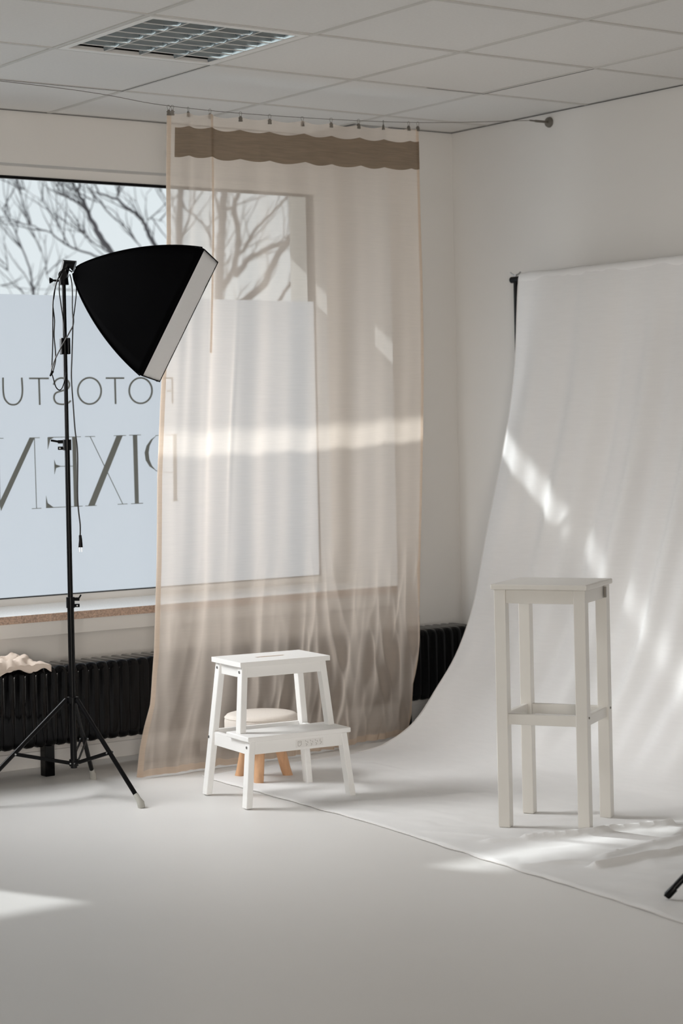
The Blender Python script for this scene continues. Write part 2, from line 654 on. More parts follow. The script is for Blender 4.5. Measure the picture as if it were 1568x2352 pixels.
# lettering on the film, read mirrored from inside; coordinates along the pane
YLT = YG - 0.0015


def lp_(p):
    return at(p[0] / 3.136, 850 + p[1] / 3.136, 1, YLT)


def poly(bm, pts):
    q = [lp_(p) for p in pts]
    add_prism(bm, q, [v + Vector((0, 0.0015, 0)) for v in q])


def stroke(bm, pts, wd, n=1):
    if n > 1:
        pts = [(v.x, v.y) for v in smooth_path([(a, b, 0) for a, b in pts], n)]
    L, R_ = [], []
    for i, p in enumerate(pts):
        a = Vector(pts[max(i - 1, 0)])
        b = Vector(pts[min(i + 1, len(pts) - 1)])
        t = (b - a).normalized()
        nn = Vector((-t.y, t.x)) * wd / 2
        L.append((p[0] + nn.x, p[1] + nn.y))
        R_.append((p[0] - nn.x, p[1] - nn.y))
    for i in range(len(pts) - 1):
        poly(bm, [L[i], L[i + 1], R_[i + 1], R_[i]])


def ell(cx, cy, rx, ry, a0=0, a1=360, n=40):
    return [(cx + rx * math.cos(math.radians(a0 + (a1 - a0) * k / n)), cy + ry * math.sin(math.radians(a0 + (a1 - a0) * k / n))) for k in range(n + 1)]


def letter(strokes=(), polys=()):
    bm = bmn()
    for pts, wd, n in strokes:
        stroke(bm, pts, wd, n)
    for p in polys:
        poly(bm, p)
    return obj('letter', bm, M_LETTER, win)


W1 = 12.0
letter([([(1193, 58), (1246, 57)], W1, 1), ([(1203, 150), (1243, 150)], W1, 1), ([(1241, 55), (1243, 243)], W1, 1), ([(1150, 58), (1195, 58)], W1, 1)])   # F
letter([(ell(1013, 148, 82, 92), W1, 1)])                                                            # O
letter([([(762, 58), (895, 58)], W1, 1), ([(828, 58), (833, 245)], W1, 1)])                          # T
letter([(ell(645, 150, 84, 95), W1, 1)])                                                             # O
letter([([(386, 106), (405, 72), (445, 57), (487, 74), (500, 106), (486, 136), (445, 150), (402, 166), (389, 200), (405, 235), (447, 247), (488, 238), (510, 220)], W1, 5)])  # S
letter([([(210, 60), (352, 60)], W1, 1), ([(281, 60), (287, 251)], W1, 1)])                          # T
letter([([(22, 54), (24, 150), (34, 205), (62, 240), (95, 250), (128, 240), (153, 205), (162, 150), (157, 54)], W1, 5)])  # U
letter([([(-75, 54), (-72, 253)], W1, 1), ([(-75, 58), (-150, 66), (-205, 110), (-212, 165), (-180, 225), (-120, 250), (-72, 250)], W1, 5)])  # D
letter([([(-268, 55), (-266, 254)], W1, 1)])                                                         # I
letter([(ell(-420, 155, 88, 97), W1, 1)])                                                            # O
HL = 4.5
letter([([(1225, 464), (1290, 462)], HL, 1), ([(1232, 944), (1292, 940)], HL, 1), ([(1255, 466), (1175, 467), (1120, 472)], HL, 1), ([(1255, 738), (1175, 736), (1120, 724)], HL, 1)],
       [[(1245, 464), (1272, 464), (1276, 940), (1250, 942)],
        [(1130, 470), (1088, 500), (1056, 545), (1042, 595), (1050, 650), (1078, 695), (1127, 726), (1095, 690), (1076, 645), (1070, 595), (1078, 545), (1100, 500)]])  # P
letter([([(930, 469), (1015, 467)], HL, 1), ([(945, 963), (1030, 959)], HL, 1)], [[(957, 468), (988, 468), (1000, 960), (972, 962)]])  # I
letter([([(650, 480), (885, 966)], HL, 1), ([(613, 479), (685, 478)], HL, 1), ([(820, 473), (908, 471)], HL, 1), ([(615, 979), (697, 975)], HL, 1), ([(848, 967), (918, 964)], HL, 1)],
       [[(840, 472), (884, 471), (682, 975), (636, 977)]])                                            # X
letter([([(345, 485), (583, 480)], HL, 1), ([(400, 694), (532, 692)], HL, 1), ([(333, 992), (595, 980)], HL, 1)],
       [[(520, 482), (549, 481), (561, 983), (534, 985)], [(343, 484), (390, 484), (362, 502), (345, 570)],
        [(391, 645), (403, 680), (442, 693), (404, 706), (393, 750)], [(332, 905), (344, 958), (388, 990), (333, 993)]])  # E
letter([([(248, 488), (264, 997)], HL, 1), ([(213, 488), (286, 487)], HL, 1), ([(230, 998), (298, 995)], HL, 1), ([(-8, 492), (2, 985)], HL, 1), ([(-45, 492), (25, 492)], HL, 1)],
       [[(213, 488), (249, 488), (8, 1015), (-4, 955)]])                                              # N

# glazed door left of the view
door = bpy.data.objects.new('door_1', None)
COL.objects.link(door)
door.location = (-5.1, YG, 0)
struct(door)
bm = bmn()
add_box(bm, -6.4, XGL - 0.64, YG - 0.03, YG + 0.03, 1.77, 1.90)
add_box(bm, -6.4, XGL - 0.64, YG - 0.03, YG + 0.03, 0.0, 0.12)
add_box(bm, -6.4, -6.32, YG - 0.03, YG + 0.03, 0.12, 1.77)
add_box(bm, -5.15, -5.07, YG - 0.03, YG + 0.03, 0.12, 1.77)
obj('door_frame', bm, M_TRIM, door)
bm = bmn()
add_box(bm, -6.32, -5.15, YG - 0.003, YG + 0.003, 0.12, 1.77)
add_box(bm, -5.07, XGL - 0.64, YG - 0.003, YG + 0.003, 0.12, 1.77)
obj('glass_pane', bm, M_GLASS, door)
win2 = bpy.data.objects.new('window_2', None)
COL.objects.link(win2)
win2.location = (XL, -2.6, 1.3)
struct(win2)
bm = bmn()
add_box(bm, XL - 0.12, XL - 0.06, -4.0, -1.2, 0.5, 0.58)
add_box(bm, XL - 0.12, XL - 0.06, -4.0, -1.2, 2.17, 2.25)
add_box(bm, XL - 0.12, XL - 0.06, -4.0, -3.92, 0.58, 2.17)
add_box(bm, XL - 0.12, XL - 0.06, -1.28, -1.2, 0.58, 2.17)
obj('window_frame', bm, M_TRIM, win2)
bm = bmn()
add_box(bm, XL - 0.093, XL - 0.087, -3.92, -1.28, 0.58, 2.17)
obj('glass_pane', bm, M_GLASS, win2)

# canopy over the shop front and ground outside
bm = bmn()
add_box(bm, -7.6, 1.2, 0.80, 1.42, 2.60, 2.70)
struct(obj('trim_1', bm, M_TRIM))
bm = bmn()
add_box(bm, -40, 40, 0.82, 60, -0.35, -0.15)
struct(obj('ground', bm, M_PAVE))

# ---------------------------------------------------------------- trees outside
def crop3(p, y):
    return at(p[0] / 3.136, 380 + p[1] / 3.136, 1, y)


def crop4(p, y):
    return at(380 + p[0] / 4.126, 400 + p[1] / 4.126, 1, y)


def build_tree(label, limbs, seed):
    rnd = random.Random(seed)
    base = limbs[0][0][0]
    t = thing('bare_tree', label, 'tree', (base.x, base.y, -0.15), 'bare trees outside the window')
    bm = bmn()
    starts = []
    for pts, r0, r1 in limbs:
        pp = smooth_path(pts, 5)
        n = len(pp)
        pp = [p + Vector((rnd.uniform(-1, 1), rnd.uniform(-1, 1), rnd.uniform(-1, 1))) * 0.006 for p in pp]
        add_tube(bm, pp, [r0 + (r1 - r0) * k / (n - 1) for k in range(n)], 7)
        for k in range(2, n, 2):
            starts.append((pp[k], (pp[min(k + 1, n - 1)] - pp[k - 1]).normalized(), r1))
    obj('trunk', bm, M_BARK, t, smooth=True)
    bm = bmn()
    for p, d, r in starts:
        for q in range(2):
            if rnd.random() < 0.68:
                continue
            dd = (d + Vector((rnd.uniform(-1, 1), rnd.uniform(-0.6, 0.6), rnd.uniform(-0.3, 1.0))) * 0.9).normalized()
            ln = rnd.uniform(0.18, 0.6)
            pts = [p]
            for k in range(4):
                dd = (dd + Vector((rnd.uniform(-1, 1), rnd.uniform(-1, 1), rnd.uniform(-0.5, 0.9))) * 0.25).normalized()
                pts.append(pts[-1] + dd * ln / 4)
                if rnd.random() < 0.55:
                    d2 = (dd + Vector((rnd.uniform(-1, 1), rnd.uniform(-1, 1), rnd.uniform(-0.6, 1))) * 0.8).normalized()
                    e = pts[-1]
                    add_tube(bm, [e, e + d2 * ln * 0.25, e + d2 * ln * 0.45 + Vector((0, 0, 0.02))], [0.003, 0.0025, 0.0015], 3, cap=False)
            add_tube(bm, pts, [0.0065, 0.005, 0.004, 0.003, 0.002], 4, cap=False)
    tw = obj('twigs', bm, M_BARK, t)
    tw['kind'] = 'stuff'
    return t


def L3(pts, w0, w1, y):
    q = [crop3(p, y) for p in pts]
    return (q, w0 / 3.136 / 2 / 265, w1 / 3.136 / 2 / 265)


def L4(pts, w0, w1, y):
    q = [crop4(p, y) for p in pts]
    return (q, w0 / 4.126 / 2 / 265, w1 / 4.126 / 2 / 265)


def root(p, y, dx=0.0):
    return Vector((p.x + dx, y, -0.15))


ya = 7.0
tr = L3([(1150, 1150), (960, 850), (770, 585), (700, 470), (640, 360), (600, 260), (565, 200), (575, 120), (590, 20)], 34, 12, ya)
limbs = [([root(tr[0][0], ya, 0.3), tr[0][0] + Vector((0.1, 0, -0.9))] + tr[0], tr[1] * 1.6, tr[2]),
         L3([(640, 340), (560, 270), (480, 230), (430, 190), (400, 130), (350, 70)], 14, 6, ya),
         L3([(860, 700), (650, 640), (500, 580), (420, 530), (370, 490), (250, 440), (100, 410), (-20, 390)], 16, 5, ya + 0.2),
         L3([(830, 650), (740, 600), (640, 530), (590, 480), (500, 400)], 11, 4, ya - 0.2),
         L3([(560, 190), (520, 120), (500, 60)], 10, 4, ya)]
build_tree('bare tree outside whose forked limb shows above the black softbox', limbs, 3)
tr = L3([(1330, 1100), (1180, 700), (1090, 530), (1050, 440), (1000, 370), (920, 310), (840, 240), (720, 200), (680, 130), (640, 60)], 28, 7, 7.6)
limbs = [([root(tr[0][0], 7.6, 0.2)] + tr[0], tr[1] * 1.5, tr[2]),
         L3([(840, 240), (850, 180), (845, 100)], 9, 5, 7.6),
         L3([(1020, 600), (980, 540), (900, 430), (820, 330), (740, 280), (640, 240)], 9, 4, 7.5),
         L3([(1130, 600), (1100, 500), (1060, 420), (1080, 380), (1180, 410)], 8, 4, 7.7),
         L3([(1190, 240), (1150, 180), (1120, 130)], 10, 5, 7.7)]
build_tree('bare tree outside with branches against the left edge of the curtain', limbs, 5)
tr = L3([(300, 1500), (245, 1000), (235, 880), (200, 700), (100, 460), (60, 380), (20, 300)], 14, 4, 8.4)
limbs = [([root(tr[0][0], 8.4)] + tr[0], tr[1] * 1.8, tr[2]),
         L3([(430, 900), (340, 800), (330, 720), (290, 600), (240, 480)], 6, 3, 8.4),
         L3([(235, 890), (180, 920), (80, 800), (30, 700)], 5, 3, 8.4),
         L3([(-40, 862), (120, 880), (240, 890), (440, 885)], 5, 4, 8.4),
         L3([(420, 480), (400, 380), (300, 260), (150, 150), (70, 60)], 5, 3, 8.4),
         L3([(240, 480), (180, 300), (130, 170), (80, 90)], 5, 3, 8.6)]
build_tree('thin young bare tree outside at the left edge of the window', limbs, 8)
tr = L4([(480, 2400), (500, 1190), (520, 700), (540, 450), (555, 200), (560, 60)], 100, 62, 6.5)
limbs = [([root(tr[0][0], 6.5)] + tr[0], tr[1], tr[2]),
         L4([(540, 1080), (650, 870), (690, 650), (655, 300), (690, 190), (720, 80)], 60, 34, 6.5),
         L4([(520, 420), (480, 250), (460, 120)], 36, 24, 6.5),
         L4([(700, 740), (730, 730), (850, 530), (1000, 370), (1150, 220), (1200, 100)], 34, 20, 6.6),
         L4([(560, 760), (440, 700), (420, 560), (300, 420), (190, 330), (120, 230)], 22, 12, 6.4),
         L4([(400, 520), (480, 410), (600, 300)], 16, 10, 6.3)]
build_tree('bare tree with the thickest trunk, seen upright through the sheer curtain', limbs, 11)
tr = L4([(150, 2400), (140, 1190), (135, 600), (140, 130), (150, 0)], 74, 52, 7.2)
limbs = [([root(tr[0][0], 7.2)] + tr[0], tr[1], tr[2]),
         L4([(150, 620), (200, 480), (260, 300), (280, 150)], 22, 14, 7.2),
         L4([(130, 500), (90, 350), (50, 200)], 16, 10, 7.2)]
build_tree('bare tree with a slim straight trunk behind the left strip of the curtain', limbs, 13)
tr = L4([(300, 1900), (560, 1350), (760, 1190), (930, 1040), (1040, 800), (1180, 600), (1300, 370), (1390, 240), (1500, 80)], 80, 34, 5.3)
limbs = [([root(tr[0][0], 5.3, -0.3)] + tr[0], tr[1], tr[2]),
         L4([(660, 960), (700, 920), (800, 800), (1000, 690), (1180, 640), (1400, 650), (1600, 560)], 55, 30, 5.5),
         L4([(1000, 1300), (1110, 1160), (1170, 1050), (1280, 1010), (1450, 990)], 34, 22, 5.3),
         L4([(1180, 600), (1200, 400), (1190, 220)], 22, 14, 5.3)]
build_tree('leaning bare tree crossing the clear pane diagonally behind the curtain', limbs, 17)

# ---------------------------------------------------------------- radiator
rad = thing('column_radiator', 'long black column radiator on short feet under the window', 'radiator', (-1.35, -0.05, 0.0))
PIT = 0.0470
bm = bmn()
yf, yb_, zb, zt = -0.150, 0.050, 0.128, 0.445
prof = []
def arc(cx, cz, r, a0, a1, n):
    return [(cx + r * math.cos(math.radians(a0 + (a1 - a0) * k / n)), cz + r * math.sin(math.radians(a0 + (a1 - a0) * k / n))) for k in range(n + 1)]
loop = arc(yf + 0.028, zt - 0.028, 0.028, 180, 90, 5) + arc(yb_ - 0.03, zt - 0.024, 0.024, 90, 0, 2) + arc(yb_ - 0.03, zb + 0.03, 0.03, 0, -90, 2) + arc(yf + 0.03, zb + 0.03, 0.03, -90, -180, 2)
hx = 0.0233
inner = [(y + (0.006 if y < -0.05 else -0.006), z + (0.006 if z < 0.3 else -0.006)) for y, z in loop]
rings = []
for x, lp in ((-hx, inner), (-hx * 0.45, loop), (hx * 0.45, loop), (hx, inner)):
    rings.append([bm.verts.new((x, y, z)) for y, z in lp])
for a, b in zip(rings, rings[1:]):
    for k in range(len(loop)):
        j = (k + 1) % len(loop)
        bm.faces.new((a[k], a[j], b[j], b[k]))
bm.faces.new(list(reversed(rings[0])))
bm.faces.new(rings[-1])
sec = obj('radiator_section', bm, M_RAD, rad, smooth=True)
XR0 = 0.235
sec.location.x = XR0
NS = 74
for k in range(1, NS):
    c = sec.copy()
    COL.objects.link(c)
    c.location.x = XR0 - PIT * k
xl_ = XR0 - PIT * (NS - 1)
bm = bmn()
add_tube(bm, [(xl_ - 0.03, -0.05, 0.405), (XR0 + 0.03, -0.05, 0.405)], 0.022, 10)
add_tube(bm, [(xl_ - 0.03, -0.05, 0.170), (XR0 + 0.03, -0.05, 0.170)], 0.022, 10)
obj('header_pipe', bm, M_RAD, rad, smooth=True)
for fx in (-3.05, -1.905, -1.224, -0.1):
    bm = bmn()
    add_box(bm, fx - 0.021, fx + 0.021, -0.075, -0.03, 0.0, 0.2, 0.003)
    obj('foot', bm, M_RAD, rad)

# beige cloth lying on the radiator
bm = bmn()
rows = []
for i in range(26):
    row = []
    for j in range(50):
        u = i / 25
        v = j / 49
        x = -2.36 + 0.42 * v
        arcx = (u - 0.45) * 0.30
        y = -0.06 + arcx
        z = 0.449
        if y < -0.155:
            z -= min((-0.155 - y) * 1.0, 0.032)
            y = -0.155 - 0.006
        wv = noise.noise(Vector((x * 14, u * 6, 1.0))) * 0.5 + noise.noise(Vector((x * 34, u * 15, 4.0))) * 0.25
        edge = min(1, min(v, 1 - v) * 5 + 0.15) * min(1, (1 - u) * 5 + 0.2)
        z += (0.022 + wv * 0.075) * edge * (1 - 0.25 * u) + 0.004
        y += noise.noise(Vector((x * 16, u * 5, 8.0))) * 0.008 - 0.006
        x += noise.noise(Vector((v * 4, u * 9, 12.0))) * 0.02
        row.append(Vector((x, y, z)))
    rows.append(row)
add_grid(bm, rows)
o = obj('crumpled_cloth', bm, M_RAG, smooth=True)
sd = o.modifiers.new('s', 'SOLIDIFY')
sd.thickness = 0.002
tag(o, 'crumpled beige cloth thrown over the left end of the black radiator', 'cloth')

# ---------------------------------------------------------------- curtain on its wire
ZBOT = 0.006


def cy0(z, u=0.0):
    b = -0.362 + 0.13 * max(0.0, u) ** 3
    return b + (-0.557 - b) * min(1.0, max(0.0, z) / 2.62)


def edge_pts(pl, u):
    out = []
    for px, py in pl:
        y = -0.45
        for _ in range(6):
            p = at(px, py, 1, y)
            y = cy0(p.z, u)
        out.append((p.z, p.x))
    out.sort()
    return [a for a, b in out], [b for a, b in out]


LZ, LX = edge_pts([(384, 256), (385, 540), (376, 800), (370, 930), (363, 1100), (361, 1300), (356, 1500), (346, 1620), (318, 1740), (310, 1789)], 0)
RZ, RX = edge_pts([(960, 296), (965, 450), (969, 600), (973, 850), (971, 1000), (967, 1200), (961, 1420), (957, 1550), (948, 1640), (936, 1700)], 1)
ZTL, ZTR = LZ[-1], RZ[-1]
CLIPS = [387, 432, 482, 552, 619, 694, 760, 823, 880, 938, 959]
CZ = []
clipx = []
WIRE = [(0, 186), (385, 243), (660, 268), (960, 281.5), (1225, 282)]
wirep = [at(px, py, 1, -0.557) for px, py in WIRE]
for px in CLIPS:
    wy = interp(px, [a for a, b in WIRE], [b for a, b in WIRE])
    clipx.append(at(px, wy, 1, -0.557))
cu = [(c.x - clipx[0].x) / (clipx[-1].x - clipx[0].x) for c in clipx]
rc = random.Random(4)
fold_phase = [rc.uniform(0, 6.28) for _ in range(12)]


def droop(u):
    """sag of the top edge between two clips"""
    for a, b in zip(cu, cu[1:]):
        if a <= u <= b:
            t = (u - a) / max(b - a, 1e-6)
            return 0.011 * math.sin(math.pi * t) * min(1, (b - a) * 9)
    return 0.0


def gauss(x, s):
    return math.exp(-(x / s) ** 2)


def curtain(u, v, off=0.0):
    """u across (0 left .. 1 right), v down (0 top .. 1 hem)"""
    ztop = ZTL + (ZTR - ZTL) * u - droop(u)
    z = ztop * (1 - v) + ZBOT * v
    xl = interp(z, LZ, LX)
    xr = interp(z, RZ, RX)
    x = xl + (xr - xl) * u
    y = cy0(z, u)
    h = 1 - v
    # soft pleats hanging from the clips, fading downwards
    k = 2 * math.pi * (len(CLIPS) - 1) * 0.5
    y += 0.011 * math.sin(k * u + 0.7) * (0.45 + 0.55 * h ** 1.2) * min(1, v * 8 + 0.35)
    y += 0.006 * math.sin(k * 2.1 * u + 2.0 + 0.8 * v) * (0.3 + 0.7 * v)
    # two sharp pleats at the left
    y += -0.007 * gauss(u - 0.155, 0.012) * (1 - 0.9 * v)
    y += -0.012 * gauss(u - 0.075, 0.016) * max(0, 1 - 1.2 * v)
    y += 0.005 * gauss(u - 0.245 - 0.05 * (0.55 - v), 0.008) * gauss(v - 0.47, 0.16)
    # creases of the lower third
    low = max(0.0, (v - 0.66) / 0.34)
    amp = min(1.0, low * 1.6)
    n1 = noise.noise(Vector((u * 15 + 0.8 * v, v * 2.4, 2.0)))
    n2 = noise.noise(Vector((u * 20 + 3.5 * v, v * 4.0, 7.0)))
    n3 = noise.noise(Vector((u * 19 - 5 * v, v * 5, 11.0)))
    right = 0.25 + 0.9 * min(1, max(0, (u - 0.25) / 0.4))
    y += amp * right * (0.026 * n1 + 0.020 * (1 - math.sqrt(n2 * n2 + 0.004) * 2.6) * 0.8 + 0.014 * (1 - math.sqrt(n3 * n3 + 0.003) * 2.6))
    y += 0.006 * noise.noise(Vector((u * 9, v * 5, 20)))
    # hem bunches up on the floor
    b = max(0.0, (v - 0.955) / 0.045)
    y += -b * (0.018 + 0.035 * abs(noise.noise(Vector((u * 22, 3, 5)))) * right)
    z += b * 0.010 * (0.5 + noise.noise(Vector((u * 40, 9, 1)))) * (1 if v < 1 else 0.4)
    x += 0.006 * amp * noise.noise(Vector((u * 12, v * 14, 31)))
    return Vector((x, y + off, max(z, 0.003)))


cur = thing('sheer_curtain', 'floor-length sheer beige linen curtain clipped to a ceiling wire', 'curtain', (-0.95, -0.45, 0.0))


def strip(u0, u1, v0, v1, nu, nv, off=0.0):
    bm = bmn()
    add_grid(bm, [[curtain(u0 + (u1 - u0) * i / nu, v0 + (v1 - v0) * j / nv, off) for i in range(nu + 1)] for j in range(nv + 1)])
    return bm


obj('fabric_panel', strip(0, 1, 0, 1, 330, 260), M_CURT, cur, smooth=True)
obj('header_band', strip(0.028, 1.0, 0.020, 0.064, 260, 10, -0.004), M_BAND, cur, smooth=True, label='dense band along the top of the curtain, coloured darker for its weak backlight')
obj('side_hem', strip(0, 0.015, 0, 1, 4, 220, -0.003), M_HEM, cur, smooth=True)
obj('side_hem', strip(0.986, 1, 0, 1, 4, 220, -0.003), M_HEM, cur, smooth=True)
obj('seam', strip(0.152, 0.162, 0, 0.36, 4, 90, -0.003), M_HEM, cur, smooth=True)
obj('bottom_hem', strip(0, 1, 0.991, 1.0, 300, 4, -0.003), M_HEM, cur, smooth=True)

# wire
anchor = at(1262, 281, 0, XR)
wl = wirep[0] + (wirep[0] - wirep[1]).normalized() * 0.01
wt = thing('tension_wire', 'thin steel wire under the ceiling, fixed to a round wall plate', 'wire', (XR, -0.557, anchor.z))
left_end = Vector((XL + 0.005, -0.557, 2.705))
path = [left_end, Vector(((left_end.x + wirep[0].x) / 2, -0.557, (2.64 + wirep[0].z) / 2 + 0.02))] + wirep
path[-1] = Vector((anchor.x - 0.115, anchor.y, anchor.z))
bm = bmn()
add_tube(bm, smooth_path(path, 8), 0.0013, 6)
obj('cable', bm, M_DSTEEL, wt)
bm = bmn()
a = anchor
add_tube(bm, [a + Vector((-0.118, 0, 0)), a + Vector((-0.085, 0, 0))], 0.0035, 10)
add_tube(bm, [a + Vector((-0.085, 0, 0)), a + Vector((0, 0, 0))], 0.0055, 12)
obj('anchor_rod', bm, M_DSTEEL, wt, smooth=True)
bm = bmn()
mx_ = Matrix.Translation(a) @ Matrix.Rotation(-math.pi / 2, 4, 'Y')
add_lathe(bm, [(0.023, 0), (0.0235, 0.004), (0.021, 0.012), (0.010, 0.014)], 28, mx_)
obj('wall_plate', bm, M_DSTEEL, wt, smooth=True)

# clips
ORD = ['first', 'second', 'third', 'fourth', 'fifth', 'sixth', 'seventh', 'eighth', 'ninth', 'tenth', 'eleventh', 'twelfth']


def clip_parts(t):
    base = Vector((0, 0, 0))
    bm = bmn()
    ring = [(0.0065 * math.sin(a_) * (0.7 if math.cos(a_) < 0 else 1), 0, -0.008 + 0.0095 * math.cos(a_)) for a_ in [2 * math.pi * k / 14 for k in range(15)]]
    add_tube(bm, ring, 0.0008, 5, cap=False)
    r_ = obj('ring', bm, M_DSTEEL, t)
    bm = bmn()
    for s in (-1, 1):
        q = [(-0.0045, s * 0.0012, -0.017), (0.0045, s * 0.0012, -0.017), (0.0078, s * 0.0030, -0.038), (-0.0078, s * 0.0030, -0.038)]
        add_prism(bm, [Vector(p) for p in q], [Vector(p) + Vector((0, s * 0.0012, 0)) for p in q])
    add_tube(bm, [(-0.008, 0, -0.024), (0.008, 0, -0.024)], 0.0022, 8)
    j_ = obj('jaws', bm, M_DSTEEL, t)
    return r_, j_


proto = thing('curtain_clip', '', 'clip', (0, 0, 0), 'metal clips along the curtain top')
parts = clip_parts(proto)
cl_all = [(c, 0) for c in clipx]
cl_all.insert(1, (clipx[0] + Vector((0.013, -0.006, 0)), 1))
tilt = [0.1, -0.2, 0.9, 0.4, 0.2, 0, 0.1, 0, 0.2, 1.0, 0.5, 0.3]
for k, (c, f) in enumerate(cl_all):
    if k == 0:
        t = proto
        pr = list(parts)
    else:
        t = proto.copy()
        COL.objects.link(t)
        for p in parts:
            q = p.copy()
            COL.objects.link(q)
            q.parent = t
    t.location = c + Vector((0, 0, 0.0015))
    t.rotation_euler.z = tilt[k] - 0.4
    if k == 0:
        t['label'] = 'metal curtain clip at the far left corner of the curtain'
    elif k == len(cl_all) - 1:
        t['label'] = 'metal curtain clip at the far right corner of the curtain'
    else:
        t['label'] = 'small metal curtain clip on the wire, %s from the left' % ORD[k]

# ---------------------------------------------------------------- muslin backdrop and its crossbar
PZ = [2.028, 1.99, 1.695, 1.445, 1.20, 0.97, 0.75, 0.56, 0.38, 0.238, 0.13, 0.065, 0.025, 0.010, 0.006]
PX = [0.262, 0.238, 0.207, 0.159, 0.100, 0.033, -0.032, -0.09, -0.175, -0.28, -0.37, -0.46, -0.567, -0.68, -0.80]
prof = smooth_path([(x, 0, z) for x, z in zip(PX, PZ)], 7)
plen = [0.0]
for a, b in zip(prof, prof[1:]):
    plen.append(plen[-1] + (b - a).length)
LV = plen[-1]


def prof_at(s):
    if s <= 0:
        return prof[0], Vector((0, 0, -1))
    for i in range(len(plen) - 1):
        if s <= plen[i + 1]:
            t = (s - plen[i]) / (plen[i + 1] - plen[i])
            d = (prof[i + 1] - prof[i]).normalized()
            return prof[i].lerp(prof[i + 1], t), d
    return prof[-1], Vector((-1, 0, 0))


EY = [-0.45, -0.57, -1.72, -2.37, -2.99, -3.36, -4.2]
EX = [-1.45, -1.475, -1.538, -1.619, -1.683, -1.736, -1.86]
RIDGES = [  # floor folds: polyline (x, y), height, half width
    ([(-1.335, -2.27), (-1.20, -2.32), (-1.02, -2.36), (-0.86, -2.40), (-0.60, -2.42), (-0.3, -2.5)], 0.020, 0.020),
    ([(-1.44, -2.21), (-1.335, -2.27)], 0.010, 0.02),
    ([(-1.45, -2.72), (-1.25, -2.72), (-1.05, -2.74)], 0.020, 0.018),
    ([(-1.33, -2.63), (-1.15, -2.60), (-0.95, -2.58)], 0.012, 0.018),
    ([(-1.50, -1.95), (-1.42, -2.10), (-1.38, -2.25)], 0.006, 0.012),
    ([(-1.48, -1.30), (-1.20, -1.45), (-0.9, -1.55)], 0.004, 0.03),
    ([(-1.45, -0.75), (-1.30, -1.00), (-1.10, -1.10)], 0.003, 0.02),
    ([(-1.60, -2.55), (-1.45, -2.62), (-1.38, -2.72)], 0.006, 0.015),
]


def ridge(x, y):
    h = 0.0
    for pl, a, wd in RIDGES:
        best = 9
        for (x0, y0), (x1, y1) in zip(pl, pl[1:]):
            dx, dy = x1 - x0, y1 - y0
            t = max(0, min(1, ((x - x0) * dx + (y - y0) * dy) / (dx * dx + dy * dy)))
            d = math.hypot(x - x0 - t * dx, y - y0 - t * dy)
            best = min(best, d)
        h = max(h, a * math.exp(-(best / wd) ** 2))
    return h


YC0, YC1 = -0.50, -3.75
NU, NVH, NVF = 250, 130, 110
rows = []
for i in range(NU + 1):
    u = i / NU
    y = YC0 + (YC1 - YC0) * u
    row = []
    for j in range(NVH + 1):
        s = LV * j / NVH
        p, d = prof_at(s)
        nrm = Vector((-d.z, 0, d.x))
        if nrm.x > 0:
            nrm = -nrm
        hv = j / NVH
        vert = math.sin(math.pi * min(1, hv * 1.15)) ** 0.7 if hv < 0.87 else 0.0
        vert = max(0.0, vert)
        # long soft pleats, stronger towards the right
        f = 0.020 * math.sin(2 * math.pi * (y / 0.34 + 0.12 * p.z)) + 0.011 * math.sin(2 * math.pi * (y / 0.145 + 0.3 * p.z) + 1.3)
        f += 0.020 * noise.noise(Vector((y * 4.5 + p.z * 0.6, p.z * 0.9, 3)))
        f *= vert * (0.30 + 0.9 * min(1, u * 3.0))
        f += 0.020 * noise.noise(Vector((y * 1.7, p.z * 1.3, 9))) * (1 if hv < 0.9 else 0)* min(1, hv * 8)
        # small gathers right under the bar
        top = max(0, 1 - hv / 0.10)
        f += 0.006 * top * (1 - top) * 4 * noise.noise(Vector((y * 22, 1, 3)))
        # the left selvage turns back a little
        e = max(0, 1 - (YC0 - y) / 0.05)
        f -= 0.018 * e * e * math.sin(math.pi * min(1, hv * 1.3))if hv < 0.77 else 0
        q = Vector((p.x, y, p.z)) + nrm * f
        q.x = min(q.x, 0.36)
        q.z = max(q.z, 0.006)
        row.append(q)
    x0 = row[-1].x
    xe_ = interp(-y, [-a for a in EY], EX)
    for j in range(1, NVF + 1):
        t = j / NVF
        x = x0 + (xe_ - x0) * t
        z = 0.0055 + 0.0035 * max(0, noise.noise(Vector((x * 5, y * 5, 0)))) * (1 - t) + 0.004 * max(0.0, noise.noise(Vector((x * 13, y * 9, 40)))) + ridge(x, y)
        if y < -2.0:
            z += 0.006 * max(0, noise.noise(Vector((x * 7 + y * 3, y * 11, 60))))
        z *= 1 if t < 0.985 else 0.5
        ye2 = y + 0.006 * noise.noise(Vector((x * 9, 5, 5))) * (1 if u < 0.01 else 0)
        xw = x + (0.008 * noise.noise(Vector((y * 9, 2, 2))) if j == NVF else 0)
        row.append(Vector((xw, ye2, z)))
    rows.append(row)
bm = bmn()
add_grid(bm, rows)
back = thing('muslin_backdrop', 'white muslin photo backdrop sweeping from a crossbar down onto the floor', 'backdrop', (-0.6, -2.0, 0.0))
sheet = obj('sheet', bm, M_CLOTH, back, smooth=True)
bm = bmn()
hem = [Vector(r) for r in rows[0][::2]]
add_tube(bm, [p + Vector((-0.0, 0.001, 0.001)) for p in hem], 0.0028, 6)
obj('side_hem', bm, M_HEMW, back, smooth=True)
bm = bmn()
add_tube(bm, [Vector(r[-1]) + Vector((0, 0, 0.0012)) for r in rows], 0.0018, 5)
obj('front_hem', bm, M_HEMW, back, smooth=True)
